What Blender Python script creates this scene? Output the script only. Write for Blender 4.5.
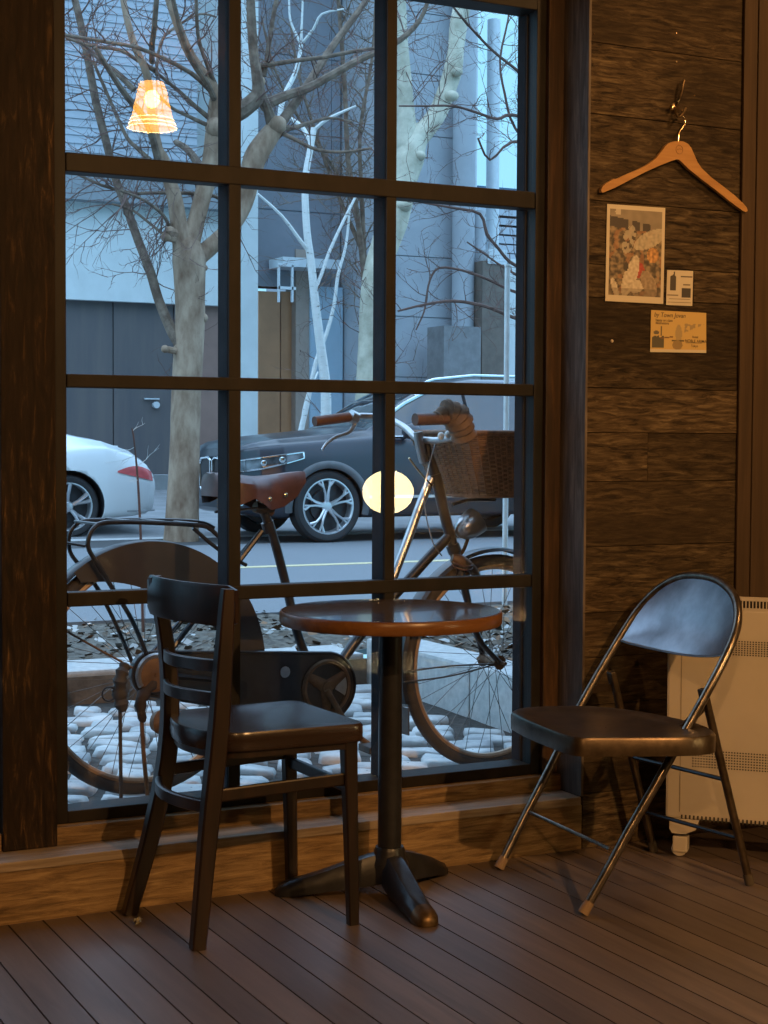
import bpy, math, random
from math import sin, cos, pi, radians, sqrt, atan2
from mathutils import Vector, Matrix
random.seed(7)
for o in list(bpy.data.objects): bpy.data.objects.remove(o)
scene = bpy.context.scene
COL = scene.collection

# ------------------------------------------------------------------ camera
YAW, PITCH, ROLL = radians(26.95), radians(-2.66), radians(.30)
FPX, CAMZ = 1620.0, 1.2
_f = Vector((sin(YAW)*cos(PITCH), cos(YAW)*cos(PITCH), sin(PITCH)))
_r0 = Vector((cos(YAW), -sin(YAW), 0)); _u0 = _r0.cross(_f)
_r = _r0*cos(ROLL) + _u0*sin(ROLL); _u = _u0*cos(ROLL) - _r0*sin(ROLL)
CP = Vector((0, 0, CAMZ))
cam = bpy.data.cameras.new('camera'); cam_o = bpy.data.objects.new('camera', cam); COL.objects.link(cam_o)
cam.sensor_fit = 'VERTICAL'; cam.sensor_height = 36; cam.lens = FPX/1024*36
cam.clip_start = .05; cam.clip_end = 300
m = Matrix((( _r.x, _u.x, -_f.x, 0), (_r.y, _u.y, -_f.y, 0), (_r.z, _u.z, -_f.z, CAMZ), (0, 0, 0, 1)))
cam_o.matrix_world = m
scene.camera = cam_o

def ray(x, y): return _r*((x-384)/FPX) - _u*((y-512)/FPX) + _f
def atz(x, y, z): d = ray(x, y); return CP + d*((z-CAMZ)/d.z)
def aty(x, y, Y): d = ray(x, y); return CP + d*(Y/d.y)
def atp(x, y, P, N): d = ray(x, y); return CP + d*((P-CP).dot(N)/d.dot(N))
def depth(p): return (Vector(p)-CP).dot(_f)
def pxw(p): return depth(p)/FPX      # metres per pixel at p

# ------------------------------------------------------------------ world, exposure
scene.view_settings.view_transform = 'Standard'
scene.view_settings.look = 'None'
scene.view_settings.gamma = 1
scene.view_settings.use_curve_mapping = False
scene.view_settings.exposure = 0.1
w = bpy.data.worlds.new('world'); scene.world = w; w.use_nodes = True
nt = w.node_tree; nt.nodes.clear()
def N(nt, t, **k):
    n = nt.nodes.new(t)
    for a, b in k.items(): setattr(n, a, b)
    return n
tc = N(nt, 'ShaderNodeTexCoord'); mp = N(nt, 'ShaderNodeMapping'); mp.inputs['Scale'].default_value = (1, 1, 2.5)
ns = N(nt, 'ShaderNodeTexNoise'); ns.inputs['Scale'].default_value = 2.2; ns.inputs['Detail'].default_value = 5
cr = N(nt, 'ShaderNodeValToRGB'); cr.color_ramp.elements[0].position = .42; cr.color_ramp.elements[1].position = .72
SKY_A, SKY_B, SKY_S = (.34, .58, .90, 1), (.58, .80, 1.0, 1), 3.15
cr.color_ramp.elements[0].color = SKY_A; cr.color_ramp.elements[1].color = SKY_B
bg = N(nt, 'ShaderNodeBackground'); bg.inputs['Strength'].default_value = SKY_S
wo = N(nt, 'ShaderNodeOutputWorld')
nt.links.new(tc.outputs['Generated'], mp.inputs['Vector']); nt.links.new(mp.outputs[0], ns.inputs['Vector'])
nt.links.new(ns.outputs['Fac'], cr.inputs[0])
sep = N(nt, 'ShaderNodeSeparateXYZ'); nt.links.new(tc.outputs['Generated'], sep.inputs[0])
mrg = N(nt, 'ShaderNodeMapRange'); mrg.interpolation_type = 'SMOOTHSTEP'; mrg.inputs['From Min'].default_value = .22; mrg.inputs['From Max'].default_value = .50; nt.links.new(sep.outputs['Z'], mrg.inputs['Value'])
lowm = N(nt, 'ShaderNodeMix', data_type='RGBA'); lowm.inputs['A'].default_value = (.12, .27, .38, 1)      # clear cyan low in the sky, bright cloud above
nt.links.new(mrg.outputs[0], lowm.inputs['Factor']); nt.links.new(cr.outputs[0], lowm.inputs['B']); nt.links.new(lowm.outputs['Result'], bg.inputs['Color']); nt.links.new(bg.outputs[0], wo.inputs[0])

# unseen warm spots, first set by hanger shadow, others added fill: location, aim, power
SPOTS = [((3.35, 2.55, 3.02), (3.05, 3.9, 1.7), 75, 84),
         ((2.1, -1.0, 3.0), (1.7, 3.9, .3), 560, 62),
         ((-.8, -1.2, 3.0), (1.2, 3.3, .0), 190, 85)]
WARM = (1, .53, .20)
# ------------------------------------------------------------------ mesh helpers
class MB:
    """collects geometry, links it as one mesh object"""
    def __init__(s): s.v = []; s.f = []; s.sm = []; s.rnd = []; s.mi = []; s.cr = 0.; s.cm = 0
    def add(s, vs, fs, smooth=False):
        b = len(s.v); s.v += [tuple(v) for v in vs]
        for f in fs:
            s.f.append([i+b for i in f]); s.sm.append(smooth); s.rnd.append(s.cr); s.mi.append(s.cm)
        return s
    def box(s, x0, x1, y0, y1, z0, z1, M=None, bev=0):
        if bev:
            return s.bbox(x0, x1, y0, y1, z0, z1, bev, M)
        vs = [Vector((x, y, z)) for z in (z0, z1) for y in (y0, y1) for x in (x0, x1)]
        if M: vs = [M @ v for v in vs]
        return s.add(vs, [(0, 2, 3, 1), (4, 5, 7, 6), (0, 1, 5, 4), (2, 6, 7, 3), (0, 4, 6, 2), (1, 3, 7, 5)])
    def bbox(s, x0, x1, y0, y1, z0, z1, b, M=None):
        # box with chamfered edges
        import bmesh
        bm = bmesh.new(); vs = [bm.verts.new((x, y, z)) for z in (z0, z1) for y in (y0, y1) for x in (x0, x1)]
        for f in [(0, 2, 3, 1), (4, 5, 7, 6), (0, 1, 5, 4), (2, 6, 7, 3), (0, 4, 6, 2), (1, 3, 7, 5)]: bm.faces.new([vs[i] for i in f])
        bmesh.ops.bevel(bm, geom=list(bm.edges), offset=b, segments=2, affect='EDGES', profile=.6)
        bm.verts.index_update()
        V = [(M @ v.co) if M else v.co.copy() for v in bm.verts]; F = [[v.index for v in f.verts] for f in bm.faces]
        bm.free(); return s.add(V, F)
    def tube(s, pts, rad, n=8, cap=True, closed=False, flat=1.0, smooth=True, up=None):
        pts = [Vector(p) for p in pts]
        if not hasattr(rad, '__len__'): rad = [rad]*len(pts)
        k = len(pts); vs = []; t0 = None; nrm = None
        for i, p in enumerate(pts):
            a = pts[(i-1) % k] if (closed or i > 0) else p; b = pts[(i+1) % k] if (closed or i < k-1) else p
            t = (b-a)
            t = t.normalized() if t.length > 1e-9 else Vector((0, 0, 1))
            if nrm is None:
                ref = Vector(up) if up is not None else (Vector((0, 0, 1)) if abs(t.z) < .9 else Vector((1, 0, 0)))
                nrm = (ref - t*ref.dot(t)).normalized()
            else:
                nrm = (nrm - t*nrm.dot(t)); nrm = nrm.normalized() if nrm.length > 1e-6 else t.orthogonal().normalized()
            bn = t.cross(nrm)
            for j in range(n):
                a_ = 2*pi*j/n + (pi/n if n == 4 else 0)
                vs.append(p + nrm*(cos(a_)*rad[i]) + bn*(sin(a_)*rad[i]*flat))
        fs = []
        for i in range(k if closed else k-1):
            for j in range(n):
                i2 = (i+1) % k
                fs.append((i*n+j, i*n+(j+1) % n, i2*n+(j+1) % n, i2*n+j))
        s.add(vs, fs, smooth and n > 4)
        if cap and not closed:
            s.add(vs[:n], [tuple(range(n-1, -1, -1))]); s.add(vs[-n:], [tuple(range(n))])
        return s
    def lathe(s, prof, M=None, n=24, smooth=True, caps=False):
        vs = []
        for r, z in prof:
            for j in range(n):
                a = 2*pi*j/n; v = Vector((r*cos(a), r*sin(a), z)); vs.append(M @ v if M else v)
        fs = [(i*n+j, i*n+(j+1) % n, (i+1)*n+(j+1) % n, (i+1)*n+j) for i in range(len(prof)-1) for j in range(n)]
        s.add(vs, fs, smooth)
        if caps:
            s.add(vs[:n], [tuple(range(n-1, -1, -1))]); s.add(vs[-n:], [tuple(range(n))])
        return s
    def prism(s, poly, off, smooth=False):
        """closed outline (3-D points) extruded by vector off"""
        off = Vector(off); p = [Vector(q) for q in poly]; n = len(p)
        s.add(p + [q+off for q in p], [tuple(range(n)), tuple(range(2*n-1, n-1, -1))])
        s.add(p + [q+off for q in p], [(i, i+n, (i+1) % n + n, (i+1) % n) for i in range(n)], smooth)
        return s
    def grid(s, P, smooth=True, closed_u=False):
        """P: rows of points"""
        R_, C_ = len(P), len(P[0]); vs = [q for row in P for q in row]; fs = []
        for i in range(R_-1):
            for j in range(C_ if closed_u else C_-1):
                fs.append((i*C_+j, i*C_+(j+1) % C_, (i+1)*C_+(j+1) % C_, (i+1)*C_+j))
        return s.add(vs, fs, smooth)
    def build(s, name, mats, parent=None, loc=None, fix=True):
        me = bpy.data.meshes.new(name)
        L = Vector(loc) if loc is not None else Vector((0, 0, 0))
        W = world_loc(parent) if parent else Vector((0, 0, 0))
        o = bpy.data.objects.new(name, me)
        base = L if loc is not None else W
        me.from_pydata([tuple(Vector(v)-base) for v in s.v], [], s.f); me.update()
        if not isinstance(mats, (list, tuple)): mats = [mats]
        for m_ in mats: me.materials.append(m_)
        me.polygons.foreach_set('use_smooth', s.sm); me.polygons.foreach_set('material_index', s.mi)
        at = me.attributes.new('rnd', 'FLOAT', 'FACE'); at.data.foreach_set('value', s.rnd)
        if fix:
            import bmesh
            bm = bmesh.new(); bm.from_mesh(me); bmesh.ops.remove_doubles(bm, verts=bm.verts, dist=1e-6)
            bmesh.ops.recalc_face_normals(bm, faces=bm.faces); bm.to_mesh(me); bm.free()
            if any(s.sm):
                me.set_sharp_from_angle(angle=radians(42))
        COL.objects.link(o)
        if parent: o.parent = parent; o.location = base - W
        else: o.location = base
        return o
def world_loc(o):
    p = Vector(o.location)
    while o.parent: o = o.parent; p += Vector(o.location)
    return p
def tag(o, label=None, cat=None, group=None, kind=None):
    if label: o['label'] = label
    if cat: o['category'] = cat
    if group: o['group'] = group
    if kind: o['kind'] = kind
    return o
def thing(name, loc, label, cat, group=None):
    o = bpy.data.objects.new(name, None); COL.objects.link(o); o.location = loc; o.empty_display_size = .05
    return tag(o, label, cat, group)
def struct(o): o['kind'] = 'structure'; return o
def circle(c, ax1, ax2, r, n=48, a0=0, a1=2*pi):
    full = abs(a1-a0-2*pi) < 1e-6
    return [Vector(c)+Vector(ax1)*(r*cos(a0+(a1-a0)*i/(n if full else n-1)))+Vector(ax2)*(r*sin(a0+(a1-a0)*i/(n if full else n-1))) for i in range(n)]
def smoothpath(p, k=6):
    p = [Vector(q) for q in p]; out = []
    for i in range(len(p)-1):
        a = p[max(i-1, 0)]; b = p[i]; c = p[i+1]; d = p[min(i+2, len(p)-1)]
        for j in range(k):
            t = j/k
            out.append(.5*((2*b) + (c-a)*t + (2*a-5*b+4*c-d)*t*t + (3*b-a-3*c+d)*t**3))
    out.append(p[-1]); return out
def lerp(a, b, t): return a+(b-a)*t
def rlist(r, k):
    out = []
    for i in range(len(r)-1):
        for j in range(k): out.append(lerp(r[i], r[i+1], j/k))
    return out+[r[-1]]
def zalign(d):
    return Vector(d).to_track_quat('Z', 'Y').to_matrix().to_4x4()

# ------------------------------------------------------------------ materials
def principled(name):
    m = bpy.data.materials.new(name); m.use_nodes = True; nt = m.node_tree
    return m, nt, nt.nodes['Principled BSDF']
def simple(name, col, rough=.5, metal=0, var=.15, scale=8, bump=0, spec=.5, coat=0, col2=None, detail=4, stretch=(1, 1, 1)):
    m, nt, p = principled(name)
    tc = N(nt, 'ShaderNodeTexCoord'); mp = N(nt, 'ShaderNodeMapping'); mp.inputs['Scale'].default_value = stretch
    ns = N(nt, 'ShaderNodeTexNoise'); ns.inputs['Scale'].default_value = scale; ns.inputs['Detail'].default_value = detail
    ns.inputs['Roughness'].default_value = .6
    nt.links.new(tc.outputs['Object'], mp.inputs[0]); nt.links.new(mp.outputs[0], ns.inputs['Vector'])
    cr = N(nt, 'ShaderNodeValToRGB'); cr.color_ramp.elements[0].position = .35; cr.color_ramp.elements[1].position = .65
    c2 = col2 if col2 else tuple(min(1, c*(1+var)) for c in col[:3]); c1 = col[:3] if col2 else tuple(c*(1-var) for c in col[:3])
    cr.color_ramp.elements[0].color = (*c1, 1); cr.color_ramp.elements[1].color = (*c2, 1)
    nt.links.new(ns.outputs['Fac'], cr.inputs[0]); nt.links.new(cr.outputs[0], p.inputs['Base Color'])
    p.inputs['Roughness'].default_value = rough; p.inputs['Metallic'].default_value = metal
    p.inputs['Specular IOR Level'].default_value = spec; p.inputs['Coat Weight'].default_value = coat
    if bump:
        b = N(nt, 'ShaderNodeBump'); b.inputs['Strength'].default_value = bump; b.inputs['Distance'].default_value = .01
        nt.links.new(ns.outputs['Fac'], b.inputs['Height']); nt.links.new(b.outputs[0], p.inputs['Normal'])
    return m
def wood(name, cols, axis='X', rough=.7, scale=6, stretch=14, bump=.4, blotch=1.3, pos=(.3, .5, .72), spec=.3, coat=0, tint=.5, blotch_c=None, blotch_w=.5):
    """grainy wood, the grain running along axis; per-plank offset from the 'rnd' attribute"""
    m, nt, p = principled(name)
    tc = N(nt, 'ShaderNodeTexCoord'); at = N(nt, 'ShaderNodeAttribute', attribute_name='rnd')
    mp = N(nt, 'ShaderNodeMapping'); s_ = {'X': (1/stretch, 1, 1), 'Y': (1, 1/stretch, 1), 'Z': (1, 1, 1/stretch)}[axis]
    mp.inputs['Scale'].default_value = [q*scale*6 for q in s_]
    cmb = N(nt, 'ShaderNodeCombineXYZ'); ml = N(nt, 'ShaderNodeMath', operation='MULTIPLY'); ml.inputs[1].default_value = 37.
    nt.links.new(at.outputs['Fac'], ml.inputs[0])
    for i in range(3): nt.links.new(ml.outputs[0], cmb.inputs[i])
    ad = N(nt, 'ShaderNodeVectorMath', operation='ADD')
    nt.links.new(tc.outputs['Object'], mp.inputs[0]); nt.links.new(mp.outputs[0], ad.inputs[0]); nt.links.new(cmb.outputs[0], ad.inputs[1])
    ns = N(nt, 'ShaderNodeTexNoise'); ns.inputs['Scale'].default_value = 1; ns.inputs['Detail'].default_value = 8; ns.inputs['Roughness'].default_value = .68
    ns.inputs['Distortion'].default_value = .6
    nt.links.new(ad.outputs[0], ns.inputs['Vector'])
    cr = N(nt, 'ShaderNodeValToRGB'); e = cr.color_ramp.elements
    e[0].position = pos[0]; e[0].color = (*cols[0], 1); e[1].position = pos[2]; e[1].color = (*cols[2], 1)
    e2 = e.new(pos[1]); e2.color = (*cols[1], 1)
    nt.links.new(ns.outputs['Fac'], cr.inputs[0])
    out = cr.outputs[0]
    # blotches of wear
    mp2 = N(nt, 'ShaderNodeMapping'); mp2.inputs['Scale'].default_value = [max(q, .3)*blotch*3 for q in s_]
    ad2 = N(nt, 'ShaderNodeVectorMath', operation='ADD')
    nt.links.new(tc.outputs['Object'], mp2.inputs[0]); nt.links.new(mp2.outputs[0], ad2.inputs[0]); nt.links.new(cmb.outputs[0], ad2.inputs[1])
    n2 = N(nt, 'ShaderNodeTexNoise'); n2.inputs['Scale'].default_value = 1; n2.inputs['Detail'].default_value = 5; n2.inputs['Roughness'].default_value = .6
    nt.links.new(ad2.outputs[0], n2.inputs['Vector'])
    r2 = N(nt, 'ShaderNodeMapRange'); r2.inputs['From Min'].default_value = .42; r2.inputs['From Max'].default_value = .62
    nt.links.new(n2.outputs['Fac'], r2.inputs['Value'])
    mx = N(nt, 'ShaderNodeMix', data_type='RGBA'); mw = N(nt, 'ShaderNodeMath', operation='MULTIPLY'); mw.inputs[1].default_value = blotch_w
    nt.links.new(r2.outputs[0], mw.inputs[0]); nt.links.new(mw.outputs[0], mx.inputs['Factor']); nt.links.new(out, mx.inputs['A'])
    mx.inputs['B'].default_value = (*(blotch_c or cols[0]), 1)
    # per plank brightness
    mr = N(nt, 'ShaderNodeMapRange'); mr.inputs['To Min'].default_value = 1-tint; mr.inputs['To Max'].default_value = 1+tint
    nt.links.new(at.outputs['Fac'], mr.inputs['Value'])
    vm = N(nt, 'ShaderNodeVectorMath', operation='SCALE'); nt.links.new(mx.outputs['Result'], vm.inputs[0]); nt.links.new(mr.outputs[0], vm.inputs['Scale'])
    nt.links.new(vm.outputs[0], p.inputs['Base Color'])
    p.inputs['Roughness'].default_value = rough; p.inputs['Specular IOR Level'].default_value = spec; p.inputs['Coat Weight'].default_value = coat
    p.inputs['Coat Roughness'].default_value = .15
    b = N(nt, 'ShaderNodeBump'); b.inputs['Strength'].default_value = bump; b.inputs['Distance'].default_value = .004
    nt.links.new(ns.outputs['Fac'], b.inputs['Height']); nt.links.new(b.outputs[0], p.inputs['Normal'])
    return m
def glow(name, col, s):
    m = bpy.data.materials.new(name); m.use_nodes = True; nt = m.node_tree; nt.nodes.clear()
    e = N(nt, 'ShaderNodeEmission'); e.inputs[0].default_value = (*col, 1); e.inputs[1].default_value = s
    o = N(nt, 'ShaderNodeOutputMaterial'); nt.links.new(e.outputs[0], o.inputs[0]); return m
def glassmat(name, tint=(1, 1, 1), ior=1.5, gl=(1, 1, 1)):
    m = bpy.data.materials.new(name); m.use_nodes = True; nt = m.node_tree; nt.nodes.clear()
    t = N(nt, 'ShaderNodeBsdfTransparent'); t.inputs[0].default_value = (*tint, 1)
    g = N(nt, 'ShaderNodeBsdfGlossy'); g.inputs['Roughness'].default_value = 0; g.inputs[0].default_value = (*gl, 1)
    f = N(nt, 'ShaderNodeFresnel'); f.inputs[0].default_value = ior
    mx = N(nt, 'ShaderNodeMixShader'); o = N(nt, 'ShaderNodeOutputMaterial')
    nt.links.new(f.outputs[0], mx.inputs[0]); nt.links.new(t.outputs[0], mx.inputs[1]); nt.links.new(g.outputs[0], mx.inputs[2]); nt.links.new(mx.outputs[0], o.inputs[0])
    return m
M = {}
M['barn'] = wood('barn_boards', [(.012, .008, .005), (.058, .039, .021), (.135, .098, .054)], 'X', rough=.8, spec=.15, scale=14, stretch=7, bump=.7, tint=.33, blotch=.9, pos=(.36, .52, .70), blotch_c=(.018, .012, .007), blotch_w=.8)
M['kick'] = wood('kick_board', [(.06, .034, .013), (.19, .118, .052), (.34, .23, .11)], 'X', rough=.7, scale=11, stretch=10, bump=.8, tint=.15, blotch_w=.3)
M['sill'] = wood('sill_board', [(.10, .07, .045), (.22, .17, .12), (.36, .29, .22)], 'X', rough=.6, scale=5, stretch=14, bump=.25, tint=.1, blotch_w=.3)
M['post'] = wood('scraped_post', [(.008, .005, .003), (.024, .014, .008), (.16, .09, .035)], 'Z', rough=.65, spec=.15, scale=10, stretch=7, bump=.9, blotch=2.0, pos=(.40, .56, .74), tint=.1, blotch_c=(.012, .007, .004), blotch_w=.8)
M['jamb'] = wood('jamb_board', [(.035, .024, .018), (.09, .07, .055), (.19, .15, .12)], 'Z', rough=.65, scale=7, stretch=10, bump=.6, tint=.1, blotch_c=(.04, .03, .024), blotch_w=.6)
M['trimw'] = wood('trim_board', [(.014, .008, .004), (.040, .020, .009), (.10, .05, .02)], 'Z', rough=.6, scale=7, stretch=14, bump=.4, tint=.2, blotch_w=.7)
M['pilaster'] = wood('corner_board', [(.030, .018, .009), (.048, .028, .014), (.07, .042, .021)], 'Z', rough=.7, scale=5, stretch=18, bump=.25, tint=.15, blotch_w=.3)
M['frame'] = simple('window_frame_paint', (.0095, .0075, .006), .55, spec=.2, var=.35, scale=14, bump=.15, stretch=(1, 1, .4))
M['reveal'] = simple('window_reveal_paint', (.016, .016, .018), .85, spec=.1, var=.2, scale=14, bump=.1)
M['floor'] = wood('floor_boards', [(.066, .046, .034), (.100, .073, .056), (.140, .104, .082)], 'Y', rough=.42, scale=5, stretch=14, bump=.12, tint=.22, blotch=.6, blotch_c=(.065, .045, .036), blotch_w=.6, spec=.5)
M['gap'] = simple('floor_gap', (.006, .004, .003), .9)
M['plaster'] = simple('room_plaster', (.14, .09, .055), .9, var=.1, scale=3)
M['glass'] = glassmat('window_glass', (.97, .98, 1.0), 1.52)
# ================================================================== THE ROOM
WY = 3.91                    # room face of the wall and kick board
ZC = 3.1
SX = 2.635                   # right reveal of the window recess
mb = MB(); sub = MB()
x = 1.046 - .0865*47; k = 0
while x < 3.62:
    y = -3.0
    while y < WY+.02:
        L = 9; y1 = min(y+L, WY+.02)
        if y1 > -3:
            mb.cr = random.random()
            a, b = x+.0021, x+.0865-.0021; ya, yb = max(y, -3.0)+.001, y1-.0005
            mb.box(a, b, ya, yb, -.02, 0)
        y = y1
    x += .0865; k += 1
fl = struct(mb.build('floor', M['floor']))
sub.box(-3.1, 3.7, -3.1, 4.0, -.08, -.021); struct(sub.build('floor_base', M['gap']))
# other walls and ceiling (behind and beside the camera)
for nm, b in (('wall_left', (-3.1, -3.0, -3.1, 4.2, -.08, ZC)), ('wall_right', (3.62, 3.74, -3.1, 4.2, -.08, ZC)), ('wall_back', (-3.1, 3.74, -3.1, -3.0, -.08, ZC))):
    struct(MB().box(*b).build(nm, M['plaster']))
struct(MB().box(-3.1, 3.74, -3.1, 4.3, ZC, ZC+.2).build('ceiling', M['plaster']))
# kick board under the sills, sill, apron
mb = MB(); mb.cr = .5
mb.box(-1.2, .35, WY, 4.0, 0, .13); mb.cr = .62; mb.box(.352, 2.64, WY, 4.0, 0, .13)
struct(mb.build('baseboard_front', M['kick']))
mb = MB(); mb.cr = .5; mb.box(-1.2, SX, WY-.004, 4.06, .1305, .155, bev=.003)
struct(mb.build('trim_1', M['sill']))
mb = MB(); mb.cr = .3; mb.box(1.112, SX, 4.015, 4.10, .156, .200); mb.cr = .4; mb.box(-1.2, .97, 4.015, 4.10, .156, .20)
struct(mb.build('trim_2', M['kick']))
# plank wall right of the window
mb = MB()
zs = [0, .16, .305, .421, .56, .691, .884, 1.073, 1.215, 1.345, 1.605, 1.700, 1.882, 2.128, 2.33, 2.55, 2.85, 3.1]
ends = {3: 2.95, 7: 2.86, 10: 3.02}
for i in range(len(zs)-1):
    xs = [SX+.009, 3.62] if i not in ends else [SX+.009, ends[i], 3.62]
    for a, b in zip(xs, xs[1:]):
        mb.cr = random.random()
        mb.box(a, b-.001, WY-random.random()*.0015, 3.95, zs[i]+.0010, zs[i+1]-.0010, bev=.001)
mb.cr = 0; mb.box(SX+.009, 3.62, 3.935, 4.3, 0, ZC)
struct(mb.build('wall_front', M['barn']))
# jamb board, its bright edge, and the wood strip against the window frame
mb = MB(); mb.cr = .5; mb.box(SX, SX+.008, WY-.003, 4.06, .156, ZC, bev=.001); struct(mb.build('trim_3', M['jamb']))
mb = MB(); mb.cr = .5; mb.box(2.583, SX, 4.035, 4.12, .2005, ZC, bev=.002); struct(mb.build('trim_4', M['trimw']))
# corner board on the right, two boards side by side
mb = MB(); mb.cr = .45; mb.box(3.185, 3.235, 3.895, WY-.004, 0, ZC, bev=.003); mb.cr = .6; mb.box(3.237, 3.60, 3.892, WY-.004, 0, ZC, bev=.003)
struct(mb.build('trim_5', M['pilaster']))
# post between the two windows
mb = MB(); mb.cr = .5; mb.box(.972, 1.111, 4.006, 4.14, .1555, ZC, bev=.003)
po = mb.build('trim_6', M['post']); struct(po)
# wall above windows, and left of them
mb = MB(); mb.cr = .3; mb.box(-3.1, SX, 4.03, 4.3, 2.505, ZC); mb.box(-3.1, -1.2, WY, 4.3, 0, ZC)
struct(mb.build('wall_window', M['barn']))
mb = MB(); mb.cr = .3; mb.box(-1.2, SX+.01, 4.0, 4.16, -.3, .13); struct(mb.build('wall_footing', M['gap']))
# outer building above
struct(MB().box(-6, 9, 4.16, 4.3, 3.3, 7.0).build('wall_outside', M['plaster']))
struct(MB().box(3.0, 9, 4.16, 4.3, -.2, 3.3).build('wall_outside_side', M['plaster']))

# ------------------------------------------------------------------ window 1 : 3 x 4 panes
FY, GY = 4.05, 4.064
zb = [.232, .760, 1.321, 1.867, 2.440]; zt = [.797, 1.356, 1.915]
def window(name, xl, xr, mull, outer_l, outer_r):
    mb = MB()
    mb.box(outer_l, xl, FY, 4.155, .2005, 2.504, bev=.002); mb.box(xr, outer_r, FY, FY+.022, .2005, 2.504, bev=.002)
    mb.box(xr+.004, outer_r, FY+.022, FY+.055, .2005, 2.504)
    mb.box(xr-.002, outer_r, FY+.055, 4.155, .2005, 2.504, bev=.002)
    mb.box(xl, xr, FY, 4.14, .2005, .232, bev=.002); mb.box(xl, xr, FY, 4.14, 2.440, 2.504, bev=.002)
    fr = struct(mb.build(name, M['frame']))
    mb = MB(); mb.box(xr-.0035, xr-.0022, FY+.06, 4.152, .233, 2.439); mb.build('reveal_lining', M['reveal'], fr)
    for a, b in mull:
        mb = MB(); mb.box(a, b, FY, 4.13, .232, 2.440, bev=.0015); mu = mb.build('mullion', M['frame'], fr)
        MB().box(a-.0012, a, FY+.006, 4.128, .233, 2.439).build('mullion_face', M['reveal'], mu)
    xs = [xl]+[q for ab in mull for q in ab]+[xr]
    for i in range(3):
        MB().box(xl+.0005, xr-.004, FY-.003, FY+.04, zb[i+1], zt[i], bev=.003).box(xl+.0005, xr-.004, FY+.04, 4.13, zb[i+1]+.004, zt[i]-.006).build('glazing_bar', M['frame'], fr)
    for j in range(0, len(xs), 2):
        for i in range(4):
            z0 = zb[0] if i == 0 else zt[i-1]; z1 = zb[i+1]
            p = MB().add([(xs[j]+.0006, GY, z0+.0005), (xs[j+1]-.0006, GY, z0+.0005), (xs[j+1]-.0006, GY, z1-.0005), (xs[j]+.0006, GY, z1-.0005)], [(0, 1, 2, 3)])
            p.build('pane', M['glass'], fr)
    return fr
window('window_1', 1.151, 2.551, [(1.593, 1.627), (2.062, 2.093)], 1.1115, 2.5825)
window('window_2', -.45, .93, [(-.005, .029), (.46, .494)], -1.2, .9715)

# ------------------------------------------------------------------ unseen ceiling spots, the two behind the viewer added as fill
mcan = simple('spot_can_metal', (.03, .028, .026), .4, metal=.6)
for i, (p, aim, pw, ang) in enumerate(SPOTS):
    d = (Vector(aim)-Vector(p)).normalized()
    wh = ['near the right wall by the window', 'behind the viewer on the right', 'behind the viewer on the left'][i]
    can = MB(); can.lathe([(.03, .16), (.045, .155), (.05, 0), (.044, 0), (.04, .14), (.0, .14)], Matrix.Translation(Vector(p)) @ zalign(-d), 20)
    can.tube([Vector(p)-d*.15, (p[0], p[1], ZC)], .008, 8)
    co = can.build('unseen_spot', mcan, loc=p)
    tag(co, 'dark metal spotlight hanging from the ceiling '+wh, 'ceiling lamp', 'ceiling spotlights')
    L = bpy.data.lights.new('spot_lamp', 'SPOT'); L.energy = pw; L.color = WARM; L.spot_size = radians(ang); L.spot_blend = .7; L.shadow_soft_size = .035
    lo = bpy.data.objects.new('spot_lamp', L); COL.objects.link(lo); lo.parent = co
    lo.location = d*.0; lo.rotation_euler = d.to_track_quat('-Z', 'Y').to_euler()

# ------------------------------------------------------------------ pendant whose mirror image floats in the top left pane
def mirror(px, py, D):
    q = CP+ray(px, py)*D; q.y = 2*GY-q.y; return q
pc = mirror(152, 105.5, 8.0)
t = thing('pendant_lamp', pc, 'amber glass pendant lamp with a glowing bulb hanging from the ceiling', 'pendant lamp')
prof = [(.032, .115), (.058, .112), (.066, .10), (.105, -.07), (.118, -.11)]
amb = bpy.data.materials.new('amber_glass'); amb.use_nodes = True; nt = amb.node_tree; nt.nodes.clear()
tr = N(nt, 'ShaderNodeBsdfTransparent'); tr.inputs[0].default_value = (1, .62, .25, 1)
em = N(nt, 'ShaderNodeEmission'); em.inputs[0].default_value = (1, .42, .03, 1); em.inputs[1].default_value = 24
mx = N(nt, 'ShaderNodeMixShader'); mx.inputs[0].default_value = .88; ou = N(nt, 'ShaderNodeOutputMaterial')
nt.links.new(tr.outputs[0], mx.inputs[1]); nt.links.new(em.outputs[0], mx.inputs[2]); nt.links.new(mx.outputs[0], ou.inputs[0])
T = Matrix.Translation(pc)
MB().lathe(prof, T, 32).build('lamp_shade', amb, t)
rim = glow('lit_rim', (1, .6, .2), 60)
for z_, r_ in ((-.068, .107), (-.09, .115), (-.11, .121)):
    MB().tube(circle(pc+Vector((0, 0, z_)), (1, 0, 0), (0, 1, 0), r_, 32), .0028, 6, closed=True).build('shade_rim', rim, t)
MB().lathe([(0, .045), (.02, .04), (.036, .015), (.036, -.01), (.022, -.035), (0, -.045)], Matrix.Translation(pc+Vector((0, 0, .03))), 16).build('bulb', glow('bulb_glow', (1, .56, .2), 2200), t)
MB().lathe([(.0, .165), (.018, .165), (.024, .14), (.033, .116), (0, .112)], T, 16).tube([pc+Vector((0, 0, .16)), Vector((pc.x, pc.y, ZC-.001))], .004, 6).build('cord', mcan, t)
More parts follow.
